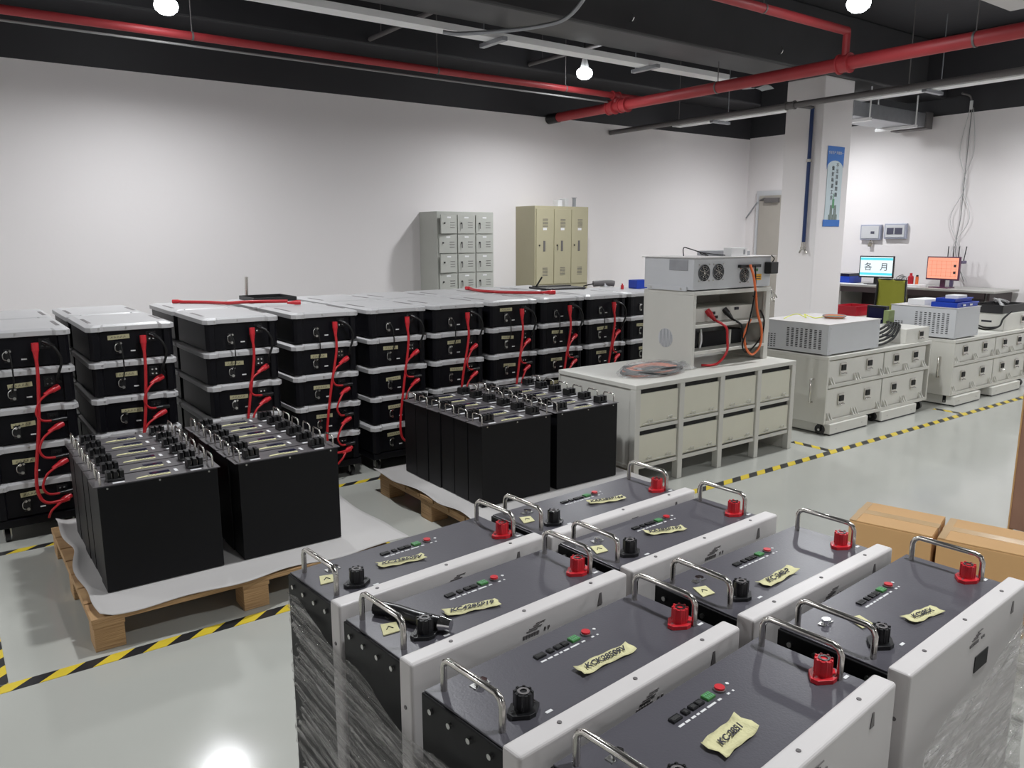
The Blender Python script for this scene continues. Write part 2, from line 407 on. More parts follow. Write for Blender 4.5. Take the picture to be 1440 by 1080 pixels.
sm = bent.modifiers.new('thick', 'SOLIDIFY'); sm.thickness = 0.004
t = thing('cable_tray', (8.66, 7.95, 3.1), 0, 'white cable tray passing behind the column towards top right', 'cable tray')
MB().box(0, .17, -12, 0, 0, .006, 'tray_white').box(0, .006, -12, 0, .006, .06, 'tray_white').box(.164, .17, -12, 0, .006, .06, 'tray_white').build('tray', t)
for y in (-0.8, -2.1, -3.6, -5.2):
    MB().box(-0.1, .27, y, y + .05, -.035, -.001, 'galv').box(.24, .25, y + .02, y + .03, -.03, .78, 'galv').build('bracket', t, 0.003)
# galvanised duct
t = thing('ventilation_duct', (8.65, 5.2, 2.93), 0, 'galvanised ventilation duct ending at the right wall', 'duct')
MB().box(0, 1.75, 0, 0.42, 0, 0.165, 'galv').build('duct_body', t, 0.006)
MB().box(1.62, 1.78, -.02, .44, -.02, .18, 'pipe_grey').build('duct_end', t, 0.006)
for x in (0.25, 1.3):
    MB().box(x, x + .05, -.05, .47, -.035, -.001, 'tray_white').box(x + .01, x + .03, -.045, -.035, -.03, .93, 'tray_white').box(x + .01, x + .03, .455, .465, -.03, .93, 'tray_white').build('hanger', t)
# thin conduits between beams
for x, y0, y1, w in ((3.74, 5.8, 7.44, 'left'), (5.72, 5.8, 7.44, 'right')):
    pipe('conduit', (x, y0, 3.50), (x, y1, 3.50), 0.022, 'pipe_grey', 'short grey conduit above the thin red pipe, %s of the two' % w, 'conduit', (), (0.2, 1.4))
t = tag(MB().tube([(3.45, 5.6, 3.17), (3.6, 5.5, 3.16), (3.95, 5.05, 3.17), (4.1, 4.8, 3.24), (4.12, 4.55, 3.5), (4.12, 4.5, 3.89)], 0.016, 'galv').build('flexible_conduit'), 'curved silver flexible conduit rising over the white cable tray', 'conduit')
for k, (x, y) in enumerate(((4.95, 5.045), (7.0, 5.045))):
    tag(MB().tube([(x, y + .02, 3.36), (x, y - .02, 3.36), (x, y - .035, 3.39), (x, y - .01, 3.42)], 0.006, 'chrome').build('hook'), 'small bright hook on the black beam, %s one' % ('left' if k == 0 else 'right'), 'hook')
# ceiling cassette unit
t = thing('air_conditioner', (6.95, 2.45, 3.5), 0, 'white ceiling air conditioner at the top right corner', 'air conditioner')
MB().prism([(0, 0), (.85, 0), (.85, .85), (0, .85)], 0, .04, 'lid_white').build('panel', t, 0.01)
MB().box(.22, .63, .22, .63, -.006, 0, 'galv').build('grille', t, 0.003)
MB().box(.06, .79, .06, .79, .04, .39, 'galv').build('body', t)

# ------------------------------------------------------------------ wall fittings
def wallbox(y0, y1, z0, z1, lab, win):
    t = thing('wall_panel_box', (10.485, y1, z0), 0, lab, 'electrical box')
    w = y0 - y1; h = z1 - z0
    MB().box(-.05, 0, 0, w, 0, h, 'box_blueish').build('housing', t, 0.006)
    MB().box(-.058, -.05, .02, w - .02, .02, h - .02, 'inst_grey').build('cover', t, 0.003)
    for a, b_, c, d_ in win:
        MB().box(-.062, -.0575, a * w, b_ * w, c * h, d_ * h, 'smoke').build('window_flap', t, 0.001)
    return t
t = wallbox(6.04, 5.75, 1.53, 1.735, 'left grey blue electrical box on the right wall, with padlock below', [(.28, .46, .4, .56)])
MB().tube([(-.03, .13, 0), (-.03, .11, -.05), (-.03, .16, -.05), (-.03, .14, 0)], .008, 'steel').box(-.05, -.02, .11, .165, -.09, -.045, 'steel').build('padlock', t, .003)
wallbox(5.70, 5.40, 1.545, 1.745, 'right grey electrical box on the right wall, with two dark flaps', [(.55, .86, .3, .72), (.16, .5, .3, .72)])
for k, (dy, ly) in enumerate(((0, 0.0), (.07, .05), (-.06, -.04))):
    y = 4.74 + dy * .3
    pts = [(10.465, y, 3.12), (10.465, y + dy, 2.6), (10.46, y - dy * .6, 2.2), (10.462, y + dy * 1.5, 1.8), (10.46, y + .02 - dy, 1.4), (10.45, 4.62 + ly, 1.02)]
    tag(MB().tube(pts, .0035 if k else .005, 'grey_cable' if k == 0 else 'white_cable', 6).build('wall_wire'), ['darkest of the thin wires hanging down the right wall', 'thin wire hanging on the right wall, bowing furthest left', 'thin pale wire hanging on the right wall, furthest right'][k], 'wire', 'wires hanging on the right wall')
t = tag(MB().cyl((10.44, 4.74, 3.1), (10.44, 4.74, 3.2), .018, 'white_plastic').tube([(10.44, 4.74, 3.2), (10.42, 4.76, 3.26), (10.3, 4.8, 3.28)], .012, 'pipe_grey').build('wire_outlet'), 'white cable outlet high on the right wall where wires hang', 'cable outlet')
# poster on the column
t = thing('poster', (8.03, 5.098, 1.69), 0, 'tall narrow blue and white slogan poster on the column', 'poster')
pw, ph = .32, .865
MB().box(.02, pw - .01, -.003, 0, .03, ph, 'poster_bg').build('sheet', t)
arc = [(.0, ph), (pw, ph), (pw, ph - .17)] + [(pw / 2 + pw / 2 * math.cos(a), ph - .24 + .09 * math.sin(a)) for a in [PI * k / 10 * 0.9 + .2 for k in range(10)]] + [(0, ph - .25)]
MB().prism(arc, -.0045, -.003, 'poster_blue', 'y').build('header', t)
MB().box(-.005, pw, -.0045, -.003, 0, .075, 'poster_blue').build('footer', t)
g = MB()
for k in range(7): g.box(.09 + k * .025, .108 + k * .025, -.0045, -.003, .075, .13 + .12 * abs(math.sin(k * 2.1)) , 'poster_town')
g.box(.15, .19, -.005, -.004, .2, .3, 'poster_green').box(.165, .175, -.005, -.004, .3, .36, 'poster_green')
g.build('skyline', t)
text('header_text', '专业生产 质量第一', .035, 'paper', t, FR((1, 0, 0), (0, 0, 1), (pw / 2, -.0055, ph - .07)))
for cx, zt, st in ((.205, ph - .20, '不出質量問題'), (.125, ph - .235, '做好每道工序')):
    for k, ch in enumerate(st):
        text('slogan_text', ch, .052, 'ink', t, FR((1, 0, 0), (0, 0, 1), (cx, -.0055, zt - k * .064)))

# ------------------------------------------------------------------ floor tapes
def tape(x0, x1, y0, y1, lab):
    o = MB().box(x0, x1, y0, y1, 0.0003, 0.0014, 'hazard').build('floor_tape'); tag(o, lab, 'floor tape', 'yellow and black floor tapes')
tape(-3.9, 10.3, 3.115, 3.175, 'long yellow and black hazard tape crossing the floor in front of the pallets')
tape(-3.9, 5.6, 4.57, 4.62, 'yellow and black tape at the foot of the battery stacks')
tape(1.745, 1.80, 3.18, 4.565, 'short yellow and black tape between the two wooden pallets')
tape(0.0, .06, 3.18, 4.3, 'yellow and black tape left of the left wooden pallet')
tape(5.28, 5.34, 3.18, 3.5, 'short piece of striped tape by the right end of the white cabinet')
tape(7.38, 7.44, 3.18, 3.42, 'short piece of striped tape between the two white carts')

# ------------------------------------------------------------------ battery stacks
UW, UD, UP = 0.45, 0.66, 0.2
def make_module():
    t = thing('battery_module')
    b = MB()
    # body with recessed face
    b.prism([(.012, .03), (.03, .012), (.06, .012), (.065, .03), (UW - .065, .03), (UW - .06, .012), (UW - .03, .012), (UW - .012, .03), (UW - .012, UD - .01), (.012, UD - .01)], 0.004, .160, 'bat_side')
    b.build('casing', t, 0.003)
    l = MB()
    out = [(0, .03), (.022, 0), (.07, 0), (.085, .018), (UW - .085, .018), (UW - .07, 0), (UW - .022, 0), (UW, .03), (UW, UD), (0, UD)]
    ins = [(.028, .05), (.045, .028), (.08, .028), (.09, .04), (UW - .09, .04), (UW - .08, .028), (UW - .045, .028), (UW - .028, .05), (UW - .028, UD - .02), (.028, UD - .02)]
    n = len(out)
    vs = [(x, y, .160) for x, y in out] + [(x, y, .186) for x, y in out] + [(x, y, .197) for x, y in ins]
    fs = [tuple(range(n - 1, -1, -1)), tuple(range(2 * n, 3 * n))]
    for i in range(n):
        j = (i + 1) % n
        fs += [(i, j, n + j, n + i), (n + i, n + j, 2 * n + j, 2 * n + i)]
    l.add(vs, fs, 'lid_stack')
    lid = l.build('lid', t, 0.0015, seg=1)
    MB().box(.03, .052, .15, .42, .1905, .1985, 'pipe_grey').build('carry_slot', lid, 0.003)
    MB().box(UW - .052, UW - .03, .15, .42, .1905, .1985, 'pipe_grey').build('carry_slot', lid, 0.003)
    s_ = MB()
    for x in (.06, .2, UW - .03): s_.cyl((x, .019 if .1 < x < .3 else .001, .177), (x, .012 if .1 < x < .3 else -.002, .177), .004, 'screw', 8)
    s_.build('screw', lid)
    pl = MB()
    pl.box(.142, .172, .026, .03, .03, .10, 'black_plastic').cyl((.152, .03, .088), (.152, .018, .088), .007, 'chrome', 10).cyl((.168, .03, .09), (.168, .02, .09), .006, 'screw', 10).cyl((.160, .03, .044), (.160, .018, .044), .008, 'screw', 10)
    pl.tube([(.15, .02, .09), (.136, .01, .08), (.136, .01, .055), (.15, .02, .045)], .0025, 'screw', 6)
    pl.build('socket', t)
    tm = MB()
    for x in (.315, .335): 
        for z in (.105, .13): tm.cyl((x, .03, z), (x, .021, z), .005, 'chrome', 8)
    tm.box(.30, .35, .026, .03, .09, .145, 'black_plastic')
    tm.build('terminal_plate', t)
    B('printed_mark', t, .215, .24, .0285, .03, .04, .047, 'print_white')
    return t
proto = make_module()
RIGHT = [.563, 1.08, 1.685, 2.215, 2.738, 3.226, 3.713, 4.185, 4.66, 5.13]
def module_label(si, k, row):
    pos = ['topmost', 'second from top', 'middle one', 'second from bottom', 'lowest']
    fb = 'front row' if row == 0 else 'rear row'
    return 'black battery module, %s in %s stack from the left, %s' % (pos[k], ORD[si], fb)
first = True
for si, xr in enumerate(RIGHT):
    for row in (0, 1):
        if row == 1 and si == 9: continue
        yb = 4.70 + row * .685
        d_ = thing('stack_dolly', (xr - UW, yb, 0), 0, 'black wheeled dolly under the %s battery stack from the left, %s row' % (ORD[si], ('front', 'rear')[row]), 'dolly', 'dollies under the battery stacks')
        if row == 0 and si == 0 or True:
            MB().box(.01, UW - .01, .02, UD - .02, .085, .128, 'bat_side').build('platform', d_, .004)
            for cx in (.06, UW - .06):
                for cy in (.08, UD - .08):
                    c = MB().cyl((cx - .012, cy, .036), (cx + .012, cy, .036), .036, 'black_plastic', 18).build('caster_wheel', d_)
                    MB().cyl((cx - .014, cy, .036), (cx + .014, cy, .036), .014, 'screw', 12).box(cx - .02, cx - .0145, cy - .012, cy + .012, .03, .085, 'screw').box(cx + .0145, cx + .02, cy - .012, cy + .012, .03, .085, 'screw').build('fork', c)
        for k in range(5):
            o = proto if first else copy_tree(proto); first = False
            sh = random.uniform(-.006, .006)
            o.location = (xr - UW + sh, yb + random.uniform(-.004, .004), .13 + (4 - k) * UP)
            tag(o, module_label(si, k, row), 'battery', 'battery modules in the stacks')
            if row == 0 and (k > 0 or si in (1, 6)):
                lb = MB(); lx = random.uniform(.17, .21); lz = random.uniform(.10, .125) if k else .125
                lx = lx if k else .16
                lb.X = Matrix.Translation((lx, .0, lz)) @ Matrix.Rotation(random.uniform(-.06, .06), 4, 'Y')
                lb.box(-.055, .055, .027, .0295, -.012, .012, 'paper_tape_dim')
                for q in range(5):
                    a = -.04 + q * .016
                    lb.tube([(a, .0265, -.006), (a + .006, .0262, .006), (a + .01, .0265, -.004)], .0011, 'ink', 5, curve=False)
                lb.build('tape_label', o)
# cables on the fronts of the stacks
def plug(mb, p, d, m, r=.016, L=.075):
    p = Vector(p); d = Vector(d).normalized()
    mb.cyl(p, p + d * L * .45, r, m, 12).cyl(p + d * L * .45, p + d * L, r * .9, m, 12, r * .45)
for si in range(9):
    x0 = RIGHT[si] - UW; y = 4.70
    zt = .13 + 4 * UP
    lean = [0.0, -.0, -.02, -.03, -.02, -.03, -.02, -.03, -.03][si]
    t = thing('power_cable', (x0, y, 0), 0, 'long red power cable down the front of the %s battery stack' % ORD[si], 'cable', 'long red cables on the stacks')
    zb = .13 + .06
    MB().tube([(.275, -.02, zt + .05), (.272, -.03, zt - .06), (.25 + lean, -.035, .62), (.215 + lean, -.035, .38), (.215 + lean, -.033, .26), (.25 + lean, -.03, .205), (.33, -.01, zb + .01)], .0085, 'red_rubber', 8).build('sheath', t)
    q = MB(); plug(q, (.277, -.012, zt + .13), (-.02, -.08, -1), 'red_plastic', .017, .095); q.build('plug', t)
    q = MB(); plug(q, (.355, .0, zb + .012), (-1, -.2, -.15), 'red_plastic', .014, .07); q.build('plug', t)
    for k in range(1, 5 if si < 4 else 4):
        z = .13 + (4 - k) * UP
        t = thing('jumper_cable', (x0, y, z), 0, 'short red jumper cable on the %s stack, %s from the top' % (ORD[si], ORD[k - 1]), 'cable', 'short red jumper cables on the stacks')
        a = random.uniform(-.012, .012)
        zn = -.085
        if k < 4:
            MB().tube([(.31, -.02, .06), (.27 + a, -.035, .03), (.245 + a, -.04, -.03), (.265 + a, -.035, -.075), (.31, -.02, zn - .002)], .0065, 'red_rubber', 8).build('sheath', t)
            q = MB(); plug(q, (.385, .01, zn - .005), (-1, -.25, .03), 'black_plastic', .013, .085); q.build('black_plug', t)
        else:
            MB().tube([(.31, -.02, .06), (.27 + a, -.035, .03), (.25, -.02, -.01)], .0065, 'red_rubber', 8).build('sheath', t)
        q = MB(); plug(q, (.365, .012, .085), (-1, -.45, -.38), 'red_plastic', .0165, .085); q.build('red_plug', t)
    t = thing('power_cable', (x0, y, zt), 0, 'black lead at the top right of the %s battery stack' % ORD[si], 'cable', 'black leads on the stacks')
    MB().tube([(.33, .0, .12), (.36, -.04, .10), (.385, -.045, .03), (.36, -.035, -.06), (.375, .0, -.09)], .007, 'black_cable', 8).build('sheath', t)
    q = MB(); plug(q, (.32, .01, .13), (.5, -.5, -.25), 'black_plastic', .013, .06); q.build('plug', t)
    t = tag(MB().tube([(x0 + .16, y + .01, zt + .09), (x0 + .165, y - .02, zt + .05), (x0 + .165, y - .025, zt - .06), (x0 + .155, y, zt - .12)], .004, 'black_cable', 6).build('signal_cable'), 'thin black signal cable at upper left of the %s battery stack' % ORD[si], 'cable', 'thin signal cables on the stacks')
# loose things on top of the stacks
ZT = .13 + 4 * UP + .198
t = thing('power_cable', (0, 0, ZT), 0, 'red cable with plug lying on top of the third and fourth stacks', 'cable')
MB().tube([(1.40, 5.88, .012), (1.55, 5.72, .012), (1.62, 5.52, .016), (1.72, 5.36, .03), (1.95, 5.25, .03)], .011, 'red_rubber').build('sheath', t)
q = MB(); plug(q, (1.36, 5.92, .014), (.6, -.4, 0), 'red_plastic', .014, .09); plug(q, (2.03, 5.22, .02), (-1, .3, 0), 'red_plastic', .016, .09); q.build('plug', t)
t = thing('power_cable', (0, 0, ZT), 0, 'red cable with plug lying on top of the stacks before the lockers', 'cable')
MB().tube([(3.78, 5.75, .012), (3.72, 5.45, .012), (3.82, 5.15, .014), (3.98, 4.98, .016)], .012, 'red_rubber').build('sheath', t)
q = MB(); plug(q, (3.80, 5.85, .014), (0, -1, 0), 'red_plastic', .016, .1); plug(q, (4.06, 4.93, .018), (-1, .4, 0), 'red_plastic', .018, .11); q.build('plug', t)
t = thing('parts_tray', (1.85, 5.65, ZT), 0, 'flat black tray on the third stack from the left', 'tray')
MB().box(0, .32, 0, .34, 0, .004, 'crate_black').box(0, .32, 0, .01, .004, .03, 'crate_black').box(0, .32, .33, .34, .004, .03, 'crate_black').box(0, .01, .01, .33, .004, .03, 'crate_black').box(.31, .32, .01, .33, .004, .03, 'crate_black').build('tray', t, .002)
tag(MB().tube([(1.91, 6.1, 0.0), (1.94, 6.1, 1.1), (1.95, 6.1, 1.29)], .013, 'steel', 10, curve=False).build('metal_rod'), 'upright grey rod standing behind the third and fourth battery stacks', 'rod')
t = thing('laptop', (4.3, 5.35, ZT), R(-8), 'flat black folded laptop on top of the stacks before the lockers', 'laptop')
MB().box(0, .42, 0, .30, 0, .016, 'crate_black').build('base', t, .004)
MB().box(.03, .39, .2, .29, .0165, .024, 'black_plastic').build('keyboard', t, .001)
MB().tube([(.02, .2, .02), (.09, .22, .10)], .008, 'black_plastic', curve=False).build('stylus', t)
t = thing('soldering_iron', (4.92, 5.42, ZT), R(-25), 'dark grey hand tool lying on top of the far battery stacks', 'tool')
MB().tube([(0, 0, .03), (.07, 0, .035), (.16, .0, .035), (.2, 0, .03)], .028, 'pipe_grey', 12).build('handle', t)
MB().tube([(0, 0, .03), (-.05, .01, .02), (-.09, .02, .008)], .006, 'black_cable', 6).build('tip', t)
t = thing('plastic_box', (5.06, 5.0, ZT), R(-10), 'small bright blue plastic bin on the last battery stack', 'bin')
MB().box(0, .16, 0, .13, 0, .005, 'blue_plastic').box(0, .16, 0, .006, .005, .075, 'blue_plastic').box(0, .16, .124, .13, .005, .075, 'blue_plastic').box(0, .006, .006, .124, .005, .075, 'blue_plastic').box(.154, .16, .006, .124, .005, .075, 'blue_plastic').build('bin', t, .002)
t = tag(MB().cyl((4.93, 5.05, ZT), (4.93, 5.05, ZT + .035), .014, 'red_plastic').cyl((4.93, 5.05, ZT + .035), (4.93, 5.05, ZT + .05), .006, 'red_plastic').build('terminal_cap'), 'tiny red cap beside the blue bin on the last stacks', 'cap')
t = tag(MB().box(5.0, 5.07, 5.35, 5.42, ZT, ZT + .04, 'paper').build('paper_cup', bevel=.004), 'small white carton on the far battery stacks', 'box')

# ------------------------------------------------------------------ lockers
def key(mb, x, z, y, hang):
    mb.cyl((x, y, z), (x, y - .012, z), .009, 'black_plastic', 10)
    if hang: mb.box(x - .004, x + .004, y - .02, y - .015, z - .06, z, 'pipe_grey')
t = thing('locker', (4.57, 7.6, 0), 0, 'pale grey green locker with many small square doors', 'locker')
LW, LH, LD = .76, 1.862, .398
MB().box(0, LW, .012, LD, .08, LH, 'locker_grey').box(.02, LW - .02, .04, LD, 0, .08, 'dark_gap').build('body', t, .003)
fr = MB(); nr = 8; rh = (LH - .11 - .02) / nr; cw = (LW - .02) / 3
for r in range(nr):
    for c in range(3):
        x0 = .01 + c * cw; z0 = .10 + r * rh
        dp = MB(); ang = 0
        if c == 0 and r == nr - 1: ang = -.16
        if c == 0 and r == nr - 3: ang = -.10
        dp.X = Matrix.Translation((x0 + cw - .008, .012, 0)) @ Matrix.Rotation(-ang, 4, 'Z')
        w = cw - .016
        dp.box(-w, 0, -.014, 0, z0 + .006, z0 + rh - .006, 'locker_grey')
        for q in range(3): dp.box(-w * .42, -w * .14, -.017, -.014, z0 + rh * (.32 + .13 * q), z0 + rh * (.345 + .13 * q), 'pipe_grey')
        dp.box(-w * .62, -w * .38, -.0155, -.014, z0 + rh * .80, z0 + rh * .88, 'paper')
        dd = dp.build('door', t, .002)
        kk = MB(); kk.X = dp.X; key(kk, -w * .80, z0 + rh * .55, -.014, (r * 3 + c) % 3 != 0); kk.build('lock', dd)
t = thing('locker', (5.943, 7.6, 0), 0, 'tall beige yellow locker with three upper doors', 'locker')
LW, LH, LD = .86, 1.95, .398
MB().box(0, LW, .012, LD, .08, LH, 'locker_beige').box(.02, LW - .02, .04, LD, 0, .08, 'dark_gap').build('body', t, .003)
cw = (LW - .02) / 3
for r, (z0, z1) in enumerate(((.10, .99), (1.0, LH - .03))):
    for c in range(3):
        x0 = .01 + c * cw; dp = MB(); w = cw - .014
        dp.X = Matrix.Translation((x0 + .007, .012, 0))
        dp.box(0, w, -.014, 0, z0 + .006, z1 - .006, 'locker_beige')
        for zz in (z1 - .17, z0 + .16):
            for q in range(6): dp.box(w * .36, w * .66, -.017, -.014, zz + q * .018 - .05, zz + q * .018 - .044, 'pipe_grey')
        dd = dp.build('door', t, .002)
        MB().box(x0 + w * .42, x0 + w * .54, -.006, 0, z0 + (z1 - z0) * .44, z0 + (z1 - z0) * .58, 'pipe_grey').build('handle', dd, .002)
        kk = MB(); kk.X = dp.X; key(kk, w * .16, z0 + (z1 - z0) * .52, -.014, c == 1); kk.build('lock', dd)
        MB().box(x0 + w * .4, x0 + w * .62, -.004, -.002, z1 - .26, z1 - .23, 'paper').build('name_card', dd)
tag(MB().box(6.36, 6.43, 7.68, 7.78, 1.95, 2.03, 'paper').build('paper_box', bevel=.004), 'small white box on the beige locker, left of the three', 'box')
tag(MB().prism([(6.46, 7.66), (6.55, 7.7), (6.53, 7.8), (6.47, 7.78)], 1.95, 2.05, 'white_plastic').build('plastic_cup', bevel=.004), 'crumpled white packet on the beige locker, middle of the three', 'packet')
tag(MB().cyl((6.64, 7.7, 1.95), (6.64, 7.7, 2.06), .022, 'galv').cyl((6.64, 7.7, 2.06), (6.64, 7.7, 2.065), .034, 'galv').build('metal_tin'), 'narrow grey tin on the beige locker, right of the three', 'tin')

# ------------------------------------------------------------------ pallets with battery packs
def pallet(x0, x1, y0, y1, lab, zt=.14, name='wooden_pallet'):
    t = thing(name, (x0, y0, 0), 0, lab, 'pallet', 'wooden pallets')
    w = x1 - x0; d_ = y1 - y0; bw = .11
    for i, bx in enumerate((0, (w - bw) / 2, w - bw)):
        for j, by in enumerate((0, (d_ - .12) / 2, d_ - .12)):
            MB().box(bx, bx + bw, by, by + .12, .0, zt - .042, 'pallet_wood').build('block', t, .003)
    for bx in (0, (w - bw) / 2, w - bw):
        MB().box(bx - .003, bx + bw + .003, -.004, d_ + .004, zt - .042, zt - .022, 'pallet_wood').build('bearer', t, .002)
    n = 7; g = (w / 1.0)
    for k in range(n):
        a = d_ * k / n
        MB().box(-.006, w + .006, a - .006, a + d_ / n - .02, zt - .022, zt, 'pallet_wood').build('deck_board', t, .002)
    return t
pallet(.353, 1.62, 3.225, 4.46, 'wooden pallet on the left, with cut plywood blocks')
pallet(2.13, 3.38, 3.16, 4.30, 'wooden pallet in the middle, before the white cabinet')
def sheet(x0, x1, y0, y1, z, lab, ov, seed):
    rnd = random.Random(seed); ph = [rnd.uniform(0, 6) for _ in range(6)]
    nx, ny = 60, 50; vs = []
    for j in range(ny + 1):
        for i in range(nx + 1):
            u = i / nx; v = j / ny
            wob = .012 * math.sin(u * 9 + ph[0]) + .008 * math.sin(u * 19 + ph[1])
            wy = .012 * math.sin(v * 8 + ph[2]) + .01 * math.sin(v * 17 + ph[3])
            x = x0 + (x1 - x0) * u; y = y0 + (y1 - y0) * v
            if v < .12: y += wob * (1 - v / .12) * 2
            if u < .1: x += wy * (1 - u / .1)
            edge = max(0, 1 - v / .1) if ov[0] else 0
            edge2 = max(0, 1 - u / .035) if ov[1] else 0
            edge3 = max(0, (u - .88) / .12) if ov[2] else 0
            zz = z + .004 + edge * (.010 * (1 + math.sin(u * 10 + ph[4])) - .004) + edge2 * .010 * (1 + math.sin(v * 14 + ph[5])) + edge3 * (.01 * (1 + math.sin(v * 11)))
            vs.append((x, y, zz))
    fs = [(j * (nx + 1) + i, j * (nx + 1) + i + 1, (j + 1) * (nx + 1) + i + 1, (j + 1) * (nx + 1) + i) for j in range(ny) for i in range(nx)]
    o = MB().add(vs, fs, 'foam_sheet', True).build('foam_sheet')
    s_ = o.modifiers.new('t', 'SOLIDIFY'); s_.thickness = .003; s_.offset = 1
    tag(o, lab, 'sheet', 'white foam sheets on the pallets')
sheet(.375, 1.72, 3.20, 4.50, .14, 'wavy white foam sheet covering the left wooden pallet', (1, 1, 1), 3)
sheet(2.11, 3.38, 3.15, 4.34, .14, 'white foam sheet covering the middle wooden pallet', (0, 1, 0), 5)

PW, PD, PH = .50, .135, .455
def make_pack():
    t = thing('rack_battery')
    MB().box(.014, PW - .014, 0, PD, 0, PH - .004, 'bat_black').build('casing', t, .002)
    s_ = MB()
    for x in (.05, PW / 2, PW - .05): s_.cyl((x, -.0005, PH - .012), (x, -.003, PH - .012), .004, 'screw', 8)
    s_.build('screw', t)
    MB().box(0, PW, .003, PD - .003, PH - .004, PH, 'pack_top').build('front_panel', t, .001)
    for x, sgn in ((.028, 1), (PW - .028, -1)):
        MB().tube([(x, .02, PH), (x, .02, PH + .044), (x, .028, PH + .053), (x, PD - .035, PH + .053), (x, PD - .027, PH + .044), (x, PD - .027, PH)], .0042, 'steel', 8, curve=False).build('handle', t)
    for x in (.06, PW - .125):
        tb = MB().box(x, x + .065, .04, .095, PH, PH + .012, 'black_plastic')
        for q in range(3): tb.box(x + q * .0245, x + q * .0245 + .016, .045, .09, PH + .012, PH + .042, 'black_plastic')
        tb.box(x, x + .065, .083, .095, PH + .012, PH + .038, 'black_plastic')
        tb_o = tb.build('terminal_block', t, .002)
        sc = MB()
        for q in (0, 1): sc.cyl((x + .0205 + q * .0245, .065, PH + .012), (x + .0205 + q * .0245, .065, PH + .03), .0045, 'chrome', 8)
        sc.build('terminal_bolt', tb_o)
    B('display', t, .225, .305, .062, .088, PH, PH + .0025, 'lcd', .0005)
    B('white_mark', t, .325, .337, .05, .09, PH, PH + .0012, 'paper')
    B('white_mark', t, .075, .12, .014, .03, PH, PH + .0012, 'paper')
    B('white_mark', t, PW - .12, PW - .075, .014, .028, PH, PH + .0012, 'paper')
    lm = MB()
    lm.prism([(.165, .028), (.20, .03), (.30, .026), (.302, .046), (.21, .05), (.17, .04)], PH + .0005, PH + .002, 'paper_tape')
    for q in range(6): lm.tube([(.21 + q * .014, .032, PH + .0025), (.215 + q * .014, .044, PH + .0025), (.221 + q * .014, .034, PH + .0025)], .001, 'ink', 4, curve=False)
    lm.build('tape_label', t)
    return t
pp = make_pack(); first = True
for gi, (gx, gname) in enumerate((((.43, .988), 'left pallet'), ((2.25, 2.77), 'middle pallet'))):
    for ci, cx in enumerate(gx):
        for k in range(6):
            o = pp if first else copy_tree(pp); first = False
            y = (3.42 if gi == 0 else 3.35) + k * .1435
            o.location = (cx + random.uniform(-.003, .003), y, .1505)
            where = 'nearest' if k == 0 else ('farthest' if k == 5 else ORD[k] + ' nearest')
            tag(o, 'upright black rack battery on the %s, %s in the %s column' % (gname, where, ('left', 'right')[ci]), 'battery', 'upright black rack batteries on the pallets')

